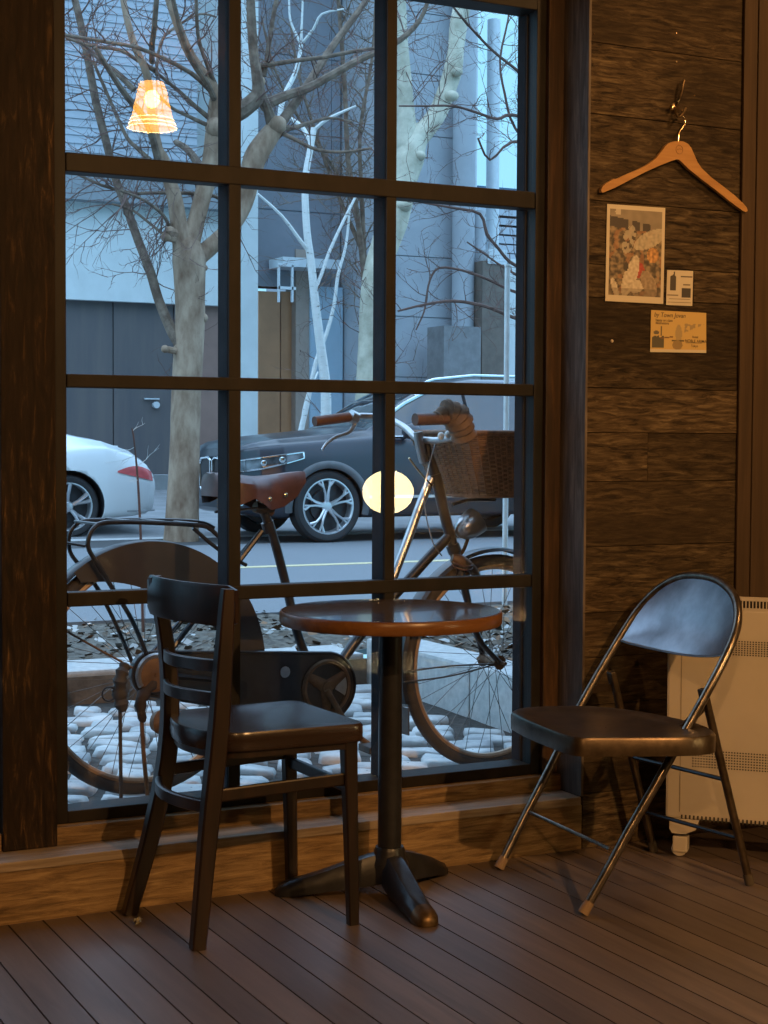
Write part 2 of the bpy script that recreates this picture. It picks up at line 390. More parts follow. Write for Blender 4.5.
# globe lamp, seen mirrored in the middle pane, on a slim floor stand
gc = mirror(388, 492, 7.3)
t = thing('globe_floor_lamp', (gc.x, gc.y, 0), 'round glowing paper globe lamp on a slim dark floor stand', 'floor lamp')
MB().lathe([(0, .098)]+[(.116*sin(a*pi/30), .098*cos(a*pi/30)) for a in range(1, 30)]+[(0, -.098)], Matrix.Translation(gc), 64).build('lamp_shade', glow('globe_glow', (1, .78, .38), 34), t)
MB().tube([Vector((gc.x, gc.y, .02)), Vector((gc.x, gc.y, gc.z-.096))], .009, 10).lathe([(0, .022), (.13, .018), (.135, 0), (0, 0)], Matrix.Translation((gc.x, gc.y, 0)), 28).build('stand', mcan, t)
# ================================================================== FURNITURE
M['dwood'] = wood('dark_chair_wood', [(.007, .004, .003), (.015, .008, .005), (.032, .016, .009)], 'Z', rough=.36, scale=6, stretch=10, bump=.08, tint=.1, blotch_w=.3, spec=.5)
M['seatw'] = wood('dark_seat_wood', [(.014, .008, .006), (.022, .013, .010), (.038, .022, .016)], 'X', rough=.25, scale=5, stretch=12, bump=.04, tint=.05, blotch_w=.3, spec=.5)
M['tabletop'] = wood('varnished_tabletop', [(.035, .015, .010), (.055, .024, .014), (.085, .038, .022)], 'X', rough=.04, scale=4, stretch=14, bump=0.0, tint=.05, blotch_w=.3, spec=.8, coat=1.0)
M['edge'] = wood('tabletop_edge_band', [(.08, .034, .011), (.13, .056, .018), (.19, .085, .028)], 'X', rough=.3, scale=4, stretch=14, bump=.03, tint=.05, blotch_w=.2)
M['iron'] = simple('black_cast_iron', (.018, .018, .021), .33, metal=.3, var=.3, scale=20, bump=.12)
M['brassworn'] = simple('worn_toe_metal', (.10, .062, .028), .4, metal=.7, var=.35, scale=40)
M['steel'] = simple('bronze_enamel_steel', (.085, .06, .038), .34, metal=.75, var=.3, scale=22, bump=.05)
M['tube'] = simple('worn_steel_tube', (.17, .14, .11), .28, metal=.9, var=.35, scale=30, bump=.05)
M['rubber'] = simple('beige_rubber', (.20, .13, .075), .8)
# ---- wooden bistro chair
ch = thing('bistro_chair', (1.5, 3.7, 0), 'dark brown wooden bistro chair with curved slatted backrest beside the round table', 'chair')
A = [(1.252, 3.862, 0), (1.316, 3.855, .23), (1.352, 3.85, .43), (1.353, 3.855, .635), (1.322, 3.865, .848)]
B = [(1.31, 3.528, 0), (1.342, 3.535, .30), (1.366, 3.54, .50), (1.378, 3.538, .68), (1.388, 3.535, .842)]
def rect_tube(mb, pts, w, d, k=5, up=(0, 1, 0)):
    pts = smoothpath(pts, k); n = len(pts)
    W = rlist(w, k); D = rlist(d, k)
    vs = []
    for i, p in enumerate(pts):
        a, b = pts[max(i-1, 0)], pts[min(i+1, n-1)]; t = (b-a).normalized()
        u = (Vector(up) - t*t.dot(Vector(up))).normalized(); v = t.cross(u)
        w_, d_ = W[i]/2, D[i]/2; c = .22
        for sx, sy in ((1, 1-c), (1-c, 1), (-1+c, 1), (-1, 1-c), (-1, -1+c), (-1+c, -1), (1-c, -1), (1, -1+c)):
            vs.append(p + u*(sx*w_) + v*(sy*d_))
    fs = [(i*8+j, i*8+(j+1) % 8, (i+1)*8+(j+1) % 8, (i+1)*8+j) for i in range(n-1) for j in range(8)]
    fs += [tuple(range(7, -1, -1)), tuple(range((n-1)*8, n*8))]
    mb.add(vs, fs); return mb
for pts in (A, B):
    wv = [.030, .036, .040, .036, .028]; dv = [.034, .042, .044, .038, .028]
    rect_tube(MB(), pts, wv, dv).build('leg', M['dwood'], ch)
for pts in ([(1.704, 3.878, 0), (1.697, 3.875, .25), (1.69, 3.872, .482)], [(1.722, 3.545, 0), (1.712, 3.54, .25), (1.705, 3.54, .482)]):
    rect_tube(MB(), pts, [.024, .029, .036], [.026, .031, .038]).build('leg', M['dwood'], ch)
# seat: rounded trapezoid, rim below, dished top
def seat_outline():
    c = [(1.742, 3.51), (1.728, 3.905), (1.40, 3.888), (1.345, 3.83), (1.315, 3.70), (1.34, 3.58), (1.40, 3.515)]
    out = []
    P = [Vector((a, b, 0)) for a, b in c]; r = [.035, .035, .05, .06, .1, .06, .05]
    for i in range(len(P)):
        a, b, d = P[i-1], P[i], P[(i+1) % len(P)]
        e1 = (a-b); e2 = (d-b); q = min(r[i], e1.length*.45, e2.length*.45); s0 = b+e1.normalized()*q; s1 = b+e2.normalized()*q
        for k in range(6):
            t = k/5; out.append(s0*(1-t)**2 + b*2*t*(1-t) + s1*t*t)
    return out
so = seat_outline(); cc = sum(so, Vector())/len(so); zt_ = .503
def ring(s, z): return [cc+(p-cc)*s+Vector((0, 0, z)) for p in so]
rows = [ring(.93, .458), ring(.985, .458), ring(1., .462), ring(1., zt_-.006), ring(.985, zt_), ring(.93, zt_), ring(.8, zt_-.003), ring(.5, zt_-.007), ring(.2, zt_-.008), ring(.01, zt_-.008)]
smb = MB(); smb.grid(rows, closed_u=True); smb.add(rows[0], [tuple(range(len(so)))]); st = smb.build('seat', M['seatw'], ch)
# apron below seat
rows = [ring(.90, .44), ring(.93, .44), ring(.93, .458), ring(.90, .458)]
MB().grid(rows, closed_u=True).build('seat_rail', M['dwood'], ch)
# back rail and slats, bowed away from the sitter
def bow(z, h, th, bulge, y0, y1, x0, x1, ext=.0):
    rows = []
    n = 18
    for i in range(n+1):
        t = i/n; y = lerp(y0, y1, t); xx = lerp(x0, x1, t) - bulge*4*t*(1-t)
        tx = -(bulge*4*(1-2*t)) + (x1-x0); ty = (y1-y0); l = sqrt(tx*tx+ty*ty); nx, ny = -ty/l, tx/l
        q = []
        hh = h/2*(1 if 0 < i < n else .8)
        zz = lerp(z[0], z[1], t)
        for a, b in ((1, .85), (.6, 1), (-.6, 1), (-1, .85), (-1, -.85), (-.6, -1), (.6, -1), (1, -.85)):
            q.append(Vector((xx+nx*a*th/2, y+ny*a*th/2, zz+b*hh)))
        rows.append(q)
    m_ = MB(); m_.grid(rows, closed_u=True); m_.add(rows[0], [tuple(range(8))]); m_.add(rows[-1], [tuple(range(8))]); return m_
bow((.802, .797), .098, .015, .038, 3.900, 3.553, 1.322, 1.418).build('top_rail', M['dwood'], ch)
for z_ in ((.655, .66), (.578, .583)): bow(z_, .030, .013, .042, 3.855, 3.545, 1.35, 1.372).build('back_slat', M['dwood'], ch)
# stretchers
bow((.335, .33), .030, .016, .045, 3.85, 3.535, 1.33, 1.345).build('stretcher', M['dwood'], ch)
rect_tube(MB(), [(1.345, 3.537, .355), (1.53, 3.54, .36), (1.71, 3.541, .365)], [.014, .014, .014], [.03, .03, .03]).build('stretcher', M['dwood'], ch)
rect_tube(MB(), [(1.335, 3.854, .36), (1.52, 3.865, .365), (1.695, 3.874, .37)], [.014, .014, .014], [.028, .028, .028]).build('stretcher', M['dwood'], ch)
rect_tube(MB(), [(1.696, 3.874, .345), (1.70, 3.7, .345), (1.711, 3.541, .34)], [.028, .028, .028], [.014, .014, .014], up=(0, 0, 1)).build('stretcher', M['dwood'], ch)

# ---- round pedestal table
TX, TY, TZ = 1.922, 3.738, .75
TR = .29
tb = thing('pedestal_table', (TX, TY, 0), 'round pedestal table with glossy red-brown top on a black iron base', 'table')
T = Matrix.Translation((TX, TY, 0))
MB().lathe([(0, TZ-.001), (TR-.012, TZ-.001), (TR-.006, TZ)], T, 72).lathe([(0.0, TZ), (TR-.007, TZ)], T, 72).build('tabletop', M['tabletop'], tb)
MB().lathe([(TR-.008, TZ-.0005), (TR-.003, TZ-.0012), (TR, TZ-.005), (TR, TZ-.030), (TR-.004, TZ-.035), (TR-.02, TZ-.036), (0, TZ-.036)], T, 72).build('table_edge', M['edge'], tb)
mb = MB(); mb.lathe([(0, TZ-.037), (.15, TZ-.037), (.15, TZ-.046), (.05, TZ-.052), (.03, TZ-.07), (.0, TZ-.07)], T, 32)
for k in range(4):
    a = pi/4+k*pi/2+.3; mb.tube([(TX+.03*cos(a), TY+.03*sin(a), TZ-.052), (TX+.2*cos(a), TY+.2*sin(a), TZ-.043)], [.014, .008], 6)
mb.build('top_bracket', M['iron'], tb)
MB().lathe([(.031, .10), (.031, TZ-.06)], T, 28, caps=True).build('pole', M['iron'], tb)
MB().lathe([(.0, .128), (.037, .128), (.041, .118), (.043, .10), (.05, .085), (.05, .04), (0, .04)], T, 28).build('base_hub', M['iron'], tb)
for ang, L in ((155, .30), (30, .27), (262, .30)):
    a = radians(ang); dx, dy = cos(a), sin(a); nx, ny = -dy, dx
    prof = [(.02, .030, .118, .035), (.06, .036, .108, .03), (.12, .036, .088, .022), (.19, .034, .062, .012), (L-.04, .031, .042, .002), (L-.012, .026, .030, 0), (L, .014, .018, 0)]
    def rw(s_, w_, t_, b_): 
        c = Vector((TX+dx*s_, TY+dy*s_, 0)); o = []
        for u, z_ in ((-w_, b_), (-w_, lerp(b_, t_, .5)), (-w_*.55, t_*.93+b_*.07), (0, t_), (w_*.55, t_*.93+b_*.07), (w_, lerp(b_, t_, .5)), (w_, b_)):
            o.append(c+Vector((nx*u, ny*u, z_)))
        return o
    R_ = [rw(*q) for q in prof]
    f = MB(); f.grid(R_, closed_u=True); f.add(R_[0], [tuple(range(7))]); f.add(R_[-1], [tuple(range(7))]); fo = f.build('foot', M['iron'], tb)
    if ang == 262:
        R2 = [[p+Vector((0, 0, .0012)) for p in rw(s_, w_+.0015, t_, b_)] for s_, w_, t_, b_ in ((L-.045, .0315, .0445, .0), (L-.02, .0285, .0355, 0), (L-.004, .023, .027, 0), (L+.004, .013, .018, 0))]
        g = MB(); g.grid(R2, closed_u=True); g.add(R2[-1], [tuple(range(7))]); tag(g.build('toe_cap', M['brassworn'], fo), 'worn brassy toe')

# ---- steel folding chair
fc = thing('folding_chair', (2.55, 3.6, 0), 'bronze steel folding chair with polished curved backrest in front of the white heater', 'chair')
FL, FR = Vector((2.303, 3.82, 0)), Vector((2.273, 3.36, 0))
sl = Vector((.645, 0, 1)); Nf = (FR-FL).cross(sl).normalized()
def fp(x, y, off=0): return atp(x, y, FL, Nf) + Nf*off
if (Nf.x > 0): NfT = -Nf
else: NfT = Nf
path = [(501, 864), (520, 826), (553, 762), (575, 716), (600, 671), (622, 634), (638, 610), (657, 590), (679, 577.5), (700, 576), (719, 581), (733, 594), (738, 612), (735, 634), (722, 664), (703, 700), (680, 741), (655, 786), (630, 829), (606, 873), (586, 908)]
pts = smoothpath([fp(*p) for p in path], 4)
MB().tube(pts, .0118, 12).build('front_frame', M['tube'], fc)
for p in (path[0], path[-1]):
    q = fp(*p); d = (fp(*path[1 if p == path[0] else -2])-q).normalized(); q0 = q - d*(q.z-.004)/d.z
    MB().tube([q0-d*.0, q0+d*.034], [.0145, .0135], 12).build('foot_cap', M['rubber'], fc)
# backrest panel: a pressed sheet inside the arch
top = [(619, 640), (634, 616), (655, 592), (679, 579.5), (700, 578), (718, 583), (731, 596), (735.5, 612), (733, 632), (722.5, 655)]
bot = [(619, 640), (628, 642), (641, 644.5), (655, 647), (667, 649), (680, 651), (692, 652.5), (702, 653.5), (712, 654.5), (722.5, 655)]
rows = []
for k in range(9):
    t = k/8; row = []
    for i, (a, b) in enumerate(zip(top, bot)):
        u = i/(len(top)-1); s_ = 4*u*(1-u)
        row.append(fp(lerp(a[0], b[0], t), lerp(a[1], b[1], t)) - NfT*(.022*s_*min(1, t*1.6)*1.0) )
    rows.append(row)
mb = MB(); mb.grid(rows); mb.grid([[p+NfT*.002 for p in r_] for r_ in rows]); mb.tube(rows[-1], .0035, 6)
M['backp'] = simple('polished_grey_steel', (.24, .25, .27), .30, metal=.9, var=.25, scale=9, bump=.03)
tag(mb.build('backrest', M['backp'], fc), 'polished grey steel backrest')
# seat pan
SZ = .462
sp = [(511, 712), (518, 708.5), (535, 706.5), (581, 705.5), (625, 709), (667, 716), (700, 724), (714, 731), (713, 735), (690, 737.5), (640, 738), (600, 738), (580, 738), (566, 735.5), (548, 729), (525, 719.5)]
so2 = [atz(a, b, SZ) for a, b in sp]; so2 = smoothpath(so2+[so2[0]], 3)[:-1]; c2 = sum(so2, Vector())/len(so2)
def rg(s_, dz): return [c2+(p-c2)*s_+Vector((0, 0, dz)) for p in so2]
rows = [rg(.985, -.046), rg(1., -.046), rg(1.002, -.006), rg(.985, 0), rg(.9, .0), rg(.86, -.004), rg(.6, -.007), rg(.3, -.010), rg(.01, -.010)]
MB().grid(rows, closed_u=True).build('seat', M['steel'], fc)
# rear legs with cross rods
rl = [[aty(705, 695, 3.385), aty(750, 885, 3.39)], [aty(613, 677, 3.79), aty(655, 856, 3.79)]]
for q in rl:
    d = (q[1]-q[0]).normalized(); q1 = q[1]-d*((q[1].z-.004)/d.z)
    MB().tube([q[0]-d*.01, q1], .0112, 12).build('rear_leg', M['steel'], fc)
    MB().box(-.014, .014, -.008, .008, -.03, .03, Matrix.Translation(q[0]+Vector((0, 0, -.012))) @ zalign(d), bev=.004).build('hinge_plate', M['steel'], fc)
    MB().tube([q1, q1-d*.03], [.013, .0125], 12).build('foot_cap', simple('dark_rubber', (.06, .045, .03), .8) if 'dark_rubber' not in bpy.data.materials else bpy.data.materials['dark_rubber'], fc)
def on_seg(q, t): return q[0].lerp(q[1], t)
for t_ in (.44, .75): MB().tube([on_seg(rl[0], t_), on_seg(rl[1], t_)], .006, 8).build('cross_rod', M['iron'], fc)
MB().tube([fp(529, 812), fp(610, 849)], .0052, 8).build('cross_rod', M['tube'], fc)
for a, b in ((rl[0][0]+Vector((0, 0, -.03)), fp(678, 733)), (rl[1][0]+Vector((0, 0, -.03)), fp(590, 690))):
    d = b-a; n_ = d.cross(Vector((0, 1, 0))).normalized()*.011
    MB().prism([a-n_, b-n_, b+n_, a+n_], (0, .004, 0)).build('hinge_link', M['steel'], fc)
# ================================================================== HEATER
M['hwhite'] = simple('cream_enamel', (.42, .36, .28), .4, var=.05, scale=5)
M['hdark'] = simple('dark_slots', (.03, .024, .018), .8)
P0 = aty(665, 822, 3.74); P0.z = 0
e = Vector((.69, -.724, 0)).normalized(); nb = Vector((.724, .69, 0)).normalized()   # along the front, and towards its back
HL, HT = .78, .085; z0, z1 = .112, .748
ht = thing('panel_heater', P0, 'cream white panel heater on castors standing before the wooden corner, behind the folding chair', 'heater')
def hp(a, b, z): return P0+e*a+nb*b+Vector((0, 0, z))
HM = Matrix(((e.x, nb.x, 0, P0.x), (e.y, nb.y, 0, P0.y), (0, 0, 1, 0), (0, 0, 0, 1)))
mb = MB(); mb.box(0, HL, 0, HT, z0, z1-.028, HM, bev=.008)
mb.box(.0, HL, 0, .007, z1-.03, z1-.0245, HM); mb.box(0, HL, 0, .006, z1-.004, z1, HM); mb.box(0, HL, HT-.006, HT, z1-.03, z1, HM)
mb.box(.0, .006, 0, HT, z1-.03, z1, HM); mb.box(HL-.006, HL, 0, HT, z1-.03, z1, HM)
bd = mb.build('body', M['hwhite'], ht)
mb = MB(); x_ = .008
while x_ < HL-.01: mb.box(x_, x_+.0032, .0008, .004, z1-.026, z1-.003, HM); x_ += .0095
mb.build('top_grille', M['hwhite'], ht)
MB().box(.007, HL-.007, .008, .010, z1-.027, z1-.003, HM).build('grille_gap_shade', M['hdark'], ht)  # dark sheet paints the shade in the gaps between slats
MB().box(.04, .0425, -.0008, .001, z0+.02, z1-.035, HM).build('seam', simple('enamel_seam', (.22, .18, .13), .7), bd)
for za, zb_, nm in ((.588, .632, 'vent_slots'), (.262, .316, 'vent_slots')):
    mb = MB(); rows_ = 7; 
    for r_ in range(rows_):
        zc = lerp(za, zb_, (r_+.5)/rows_); q = .075
        while q < HL-.07:
            mb.box(q, q+.0042, -.0006, .0012, zc-.0018, zc+.0018, HM); q += .0078
    mb.build(nm, M['hdark'], bd)
mb = MB(); q = .045
while q < HL-.05: mb.box(q, q+.005, -.0008, .012, z0-.002, z0+.012, HM); q += .0115
mb.build('bottom_slots', M['hdark'], bd)
for a in (.028, HL-.06):
    b = HT/2-.02
    mb = MB(); mb.prism([hp(a-.014, b-.03, z0), hp(a-.014, b-.03, z0-.03), hp(a-.006, b-.03, z0-.042), hp(a+.03, b-.03, z0-.042), hp(a+.06, b-.03, z0-.028), hp(a+.07, b-.03, z0)], nb*.075)
    br = mb.build('foot_bracket', M['hwhite'], ht)
    mb = MB(); mb.box(a-.006, a+.036, b-.022, b+.022, .014, .060, HM, bev=.004); mb.build('castor_fork', M['hwhite'], br)
    for s_ in (-.017, .009): MB().lathe([(0, 0), (.021, .0), (.023, .004), (.021, .008), (0, .008)], Matrix.Translation(hp(a+.012, b+s_, .0235)) @ zalign(nb), 16).build('wheel', M['hwhite'], br)

# ================================================================== ON THE PLANK WALL
WN = WY-.002
def wp(x, y, d=0): return aty(x, y, WN-d)
M['beech'] = wood('beech_hanger_wood', [(.28, .14, .05), (.35, .185, .065), (.44, .24, .09)], 'X', rough=.45, scale=6, stretch=12, bump=.03, tint=0, blotch_w=.15)
M['chrome'] = simple('brass_wire', (.62, .48, .28), .22, metal=1, var=.1)
M['dkmetal'] = simple('tarnished_hook_metal', (.16, .11, .06), .35, metal=.9, var=.4, scale=60)
hang = [(280, 222), (297, 217), (315, 215), (332, 218), (347, 226), (358, 240), (368, 262), (380, 290), (395, 312), (430, 345), (470, 375), (512, 408), (540, 434), (555, 452), (557, 463), (550, 467), (532, 457), (490, 425), (440, 385), (400, 355), (350, 315), (325, 290), (314, 281), (303, 281), (285, 287), (240, 305), (190, 328), (140, 354), (90, 380), (50, 397), (41, 397), (40, 388), (46, 374), (58, 364), (75, 355), (84, 348), (92, 350), (130, 333), (170, 316), (205, 298), (232, 278), (252, 254), (266, 234)]
hg = thing('coat_hanger', wp(680, 150), 'pale wooden coat hanger hanging alone on the plank wall from a small metal hook', 'coat hanger')
HD = .022
poly = [wp(590+a/3.534, 80+b/3.534, HD) for a, b in hang]
MB().prism(poly, (0, .012, 0)).build('hanger_body', M['beech'], hg)
cz = wp(590+316/3.534, 80+246/3.534, HD+.0006)
MB().tube(circle(cz, (1, 0, 0), (0, 0, 1), .0125, 28), .0007, 5, closed=True).tube([cz-Vector((.008, 0, 0)), cz+Vector((.003, 0, .003)), cz+Vector((.008, 0, 0))], .0007, 5).build('stamp', simple('burnt_stamp', (.16, .07, .025), .7), hg)
hw = [(313, 222), (313, 200), (316, 185), (326, 170), (334, 158), (337, 146), (333, 133), (322, 124), (310, 121), (300, 125)]
MB().tube(smoothpath([wp(590+a/3.534, 80+b/3.534, HD-.006) for a, b in hw], 4), .0023, 8).build('wire_hook', M['chrome'], hg)
hk = thing('wall_hook', wp(672, 108), 'small tarnished brass wall hook screwed to the planks above the coat hanger', 'hook')
c0 = wp(675, 108)
MB().lathe([(0, .004), (.014, .003), (.017, 0), (0, 0)], Matrix.Translation(c0) @ zalign((0, -1, 0)), 20).build('back_plate', M['dkmetal'], hk)
MB().tube(smoothpath([wp(676, 108, .003), wp(676, 112, .02), wp(678, 117, .03), wp(682, 115, .036), wp(686, 108, .036)], 4), [.004]*16+[.004], 8).build('lower_prong', M['dkmetal'], hk)
MB().tube(smoothpath([wp(676, 106, .003), wp(679, 100, .014), wp(682, 90, .02), wp(684, 80, .02)], 4), .0035, 8).build('upper_prong', M['dkmetal'], hk)
MB().lathe([(0, .009), (.006, .007), (.0085, 0), (.006, -.007), (0, -.009)], Matrix.Translation(wp(672, 108, .016)), 16).build('brass_knob', M['chrome'], hk)
for i, (x, y, r_) in enumerate([(682, 110.5, .0035), (694, 95.5, .0035), (612, 341, .005), (676.5, 33, .003), (676.5, 62, .003), (594, 34, .002)]):
    wh = ['beside the wall hook', 'to the right of the wall hook', 'at the lower left of the pinned yellow card', 'high on the wall near the ceiling side', 'above the wall hook', 'high up close to the window jamb'][i]
    o = MB().lathe([(0, .0035), (r_*.7, .0028), (r_, 0), (0, 0)], Matrix.Translation(wp(x, y)) @ zalign((0, -1, 0)), 12).build('nail_head', M['chrome'] if i != 2 else simple('white_pin', (.45, .38, .3), .5), loc=wp(x, y))
    tag(o, ('small pale nail head ' if i != 2 else 'small white pin ')+wh, 'nail', 'nail heads and pins in the plank wall')

# ---- printed papers: colours sit in a per-face colour attribute
def paper(name, corners, nx, nz, fn, label, cat, th=.0012):
    tl, trr, bl, brr = [wp(a, b, .0015) for a, b in corners]
    vs = []; 
    for j in range(nz+1):
        for i in range(nx+1):
            u, v = i/nx, j/nz; a = tl.lerp(trr, u); b = bl.lerp(brr, u); vs.append(a.lerp(b, v)+Vector((0, -th, 0)))
    nF = nx*nz; fs = [(j*(nx+1)+i, (j+1)*(nx+1)+i, (j+1)*(nx+1)+i+1, j*(nx+1)+i+1) for j in range(nz) for i in range(nx)]
    cols = [fn((i+.5)/nx, (j+.5)/nz) for j in range(nz) for i in range(nx)]
    b = len(vs); k4 = [tl, trr, brr, bl]; vs += [p+Vector((0, -th, 0)) for p in k4]+k4
    fs += [(b, b+1, b+5, b+4), (b+1, b+2, b+6, b+5), (b+2, b+3, b+7, b+6), (b+3, b, b+4, b+7)]; cols += [fn(.001, .001)]*4
    me = bpy.data.meshes.new(name); L = (tl+brr)/2
    me.from_pydata([tuple(v-L) for v in vs], [], fs)
    ca = me.attributes.new('ink', 'FLOAT_COLOR', 'FACE')
    for i, c in enumerate(cols): ca.data[i].color = (*c, 1)
    m, nt, p = principled(name+'_ink'); at = N(nt, 'ShaderNodeAttribute', attribute_name='ink'); nt.links.new(at.outputs['Color'], p.inputs['Base Color']); p.inputs['Roughness'].default_value = .6
    me.materials.append(m); o = bpy.data.objects.new(name, me); COL.objects.link(o); o.location = L
    tag(o, label, cat); return o
from mathutils import noise as mn
CREAM = (.46, .40, .30)
def ell(u, v, cu, cv, ru, rv, a=0):
    du, dv = (u-cu), (v-cv)*1.45; x_ = du*cos(a)+dv*sin(a); y_ = -du*sin(a)+dv*cos(a); return (x_/ru)**2+(y_/rv)**2 < 1
def pic(u, v):
    if u < .055 or u > .955 or v < .045 or v > .935: return CREAM
    n1 = mn.noise((u*9, v*13, 1)); n2 = mn.noise((u*24, v*34, 5)); n3 = mn.noise((u*14, v*18, 9))
    if v < .30-.06*(1-u)-.02:
        c = Vector((.20, .165, .12))*(1+.25*n1)
        if .11+.10*(u) < v and (u < .37 or .43 < u < .57 or .62 < u < .75): c = Vector((.05, .04, .035))
        if ell(u, v, .19, .07, .05, .05): c = Vector((.4, .35, .27))
    else:
        k = n2*.6+n3*.7
        c = Vector((.055, .042, .03)).lerp(Vector((.24, .18, .11)), max(0, min(1, .38+k*1.5)))
        if n1 > .25: c = c.lerp(Vector((.3, .14, .06)), .5)
    if ell(u, v, .74, .34, .30, .12, -.45) : c = c.lerp(Vector((.38, .33, .24)), .8+n2*.4)
    if ell(u, v, .38, .35, .10, .22, .3) and n3 > -.15: c = c.lerp(Vector((.36, .32, .24)), .7)
    if ell(u, v, .80, .50, .10, .12, .2): c = Vector((.36, .19, .07))*(1+n2)
    if ell(u, v, .55, .66, .11, .12, -.3): c = Vector((.30, .05, .035))*(1+.6*n2)
    if ell(u, v, .42, .73, .11, .33, .35) or ell(u, v, .50, .83, .15, .10) or ell(u, v, .16, .86, .16, .05, 1.2): c = Vector((.42, .36, .27))*(1+.4*n2)
    if ell(u, v, .34, .63, .045, .07): c = Vector((.05, .04, .03))
    if ell(u, v, .74, .80, .12, .22, -.5): c = Vector((.24, .18, .12))*(1+.5*n2)
    if v > .86: c = c*.55+Vector((.10, .075, .05))*.45
    return tuple(max(0, x_) for x_ in c)
paper('art_print', [(607, 204), (665, 208), (605, 301), (663, 304)], 60, 90, pic, 'tall cream-bordered art print of a crowded scene pinned below the coat hanger', 'picture')
def small(u, v):
    c = CREAM
    if (.12 < u < .34 and .12+.1*abs(u-.24)*5 < v < .58) or (.26 < u < .3 and v < .2 and v > .03): c = (.05, .042, .035)
    if .57 < u < .93 and .5 < v < .76: c = (.045, .04, .035)
    if .52 < u < .98 and .15 < v < .19: c = (.1, .08, .06)
    if .62 < u < .9 and .38 < v < .42: c = (.12, .1, .07)
    if (.02 < u < .45 and .70 < v < .735) or (.1 < u < .9 and .81 < v < .83) or (.05 < u < .95 and .90 < v < .92): c = (.18, .15, .11)
    return c
paper('small_card', [(667, 270), (693, 271), (666, 305), (692, 306)], 40, 52, small, 'small white leaflet with dark pictures pinned beside the art print', 'card')
def yel(u, v):
    c = (.44, .30, .10)
    n = mn.noise((u*20, v*16, 3))
    if v > .93: return CREAM
    if .03 < u < .24 and .62+.06*n < v < .90: c = (.07, .06, .035)
    if ell(u, v, .10, .53, .05, .07): c = (.10, .08, .05)
    if .17 < u < .20 and .38 < v < .6: c = (.12, .09, .05)
    if .18 < u < .40 and abs(v-(.66-.1*(u-.2)*2)) < .016: c = (.14, .07, .03)
    if ell(u, v, .5, .55, .06, .34): c = (.30, .22, .10)
    if .37 < u < .60 and .70 < v < .74: c = (.08, .06, .03)
    if ell(u, v, .48, .82, .09, .17): c = (.22, .15, .06)
    if .6 < u < .96 and .28 < v < .30+(.96-u)*.6 and n > -.05: c = (.26, .19, .09)
    if .62 < u < .93 and .755 < v < .765: c = (.2, .14, .06)
    return c
yc = paper('yellow_card', [(651, 310), (706, 313), (650, 352), (706, 353)], 80, 56, yel, 'yellow printed card with figures and a sailing boat, lowest of the pinned papers', 'card')
ink = simple('print_ink', (.05, .035, .02), .7)
def writing(txt, px, py, size, parent, shear=0):
    cu = bpy.data.curves.new('lettering', 'FONT'); cu.body = txt; cu.size = size; cu.shear = shear; cu.offset = .00015
    o = bpy.data.objects.new('tmp', cu); COL.objects.link(o)
    bpy.context.view_layer.update()
    me = bpy.data.meshes.new_from_object(o.evaluated_get(bpy.context.evaluated_depsgraph_get())); bpy.data.objects.remove(o)
    q = bpy.data.objects.new('lettering', me); COL.objects.link(q); me.materials.clear(); me.materials.append(ink)
    q.parent = parent; q.rotation_euler = (pi/2, 0, 0); q.location = wp(px, py, .0032)-world_loc(parent)
writing('by Town Jovan', 654, 316.5, .019, yc, .2)
writing('happy art class', 655.5, 321, .0105, yc)
writing('illustrations', 655.5, 324, .0105, yc)
writing('Hotel', 692, 338, .010, yc); writing('NOBLE ARIMA', 685, 342.2, .0125, yc); writing('Tokyo', 691, 347, .010, yc)
# dried leaf on the floor boards
def leaf(name, c, L, W, ang, mat, label, cup=.01, group=None, rz=None):
    rows = []
    for i in range(9):
        t = i/8; w_ = W*sin(pi*min(1, t*.93+.04))**.8*(1-.15*sin(t*40)); row = []
        for j in range(5):
            u = (j-2)/2; row.append(Vector((L*(t-.5), u*w_/2, .003+cup*(u*u*.8+.8*(t-.5)**2*2)+.004*sin(t*9+u*3))))
        rows.append(row)
    Mx = Matrix.Translation(c) @ Matrix.Rotation(ang, 4, 'Z')
    if rz: Mx = Mx @ Matrix.Rotation(rz, 4, 'X')
    rows = [[Mx @ p for p in r_] for r_ in rows]
    mb = MB(); mb.grid(rows); mb.grid([[p+Vector((0, 0, -.0008)) for p in r_] for r_ in rows]); mb.tube([Mx @ Vector((-L*.5, 0, .006+cup*.4)), Mx @ Vector((-L*.72, .003, .004))], .0011, 5)
    o = mb.build(name, mat, loc=c); tag(o, label, 'leaf', group); return o
M['leafg'] = simple('dry_leaf_pale', (.20, .17, .10), .7, var=.2, scale=60)
M['leafb'] = simple('dry_leaf_brown', (.17, .085, .035), .7, var=.35, scale=50)
leaf('fallen_leaf', atz(138, 924, .0), .036, .022, 1.1, M['leafg'], 'tiny pale fallen leaf on the floor boards by the chair leg')
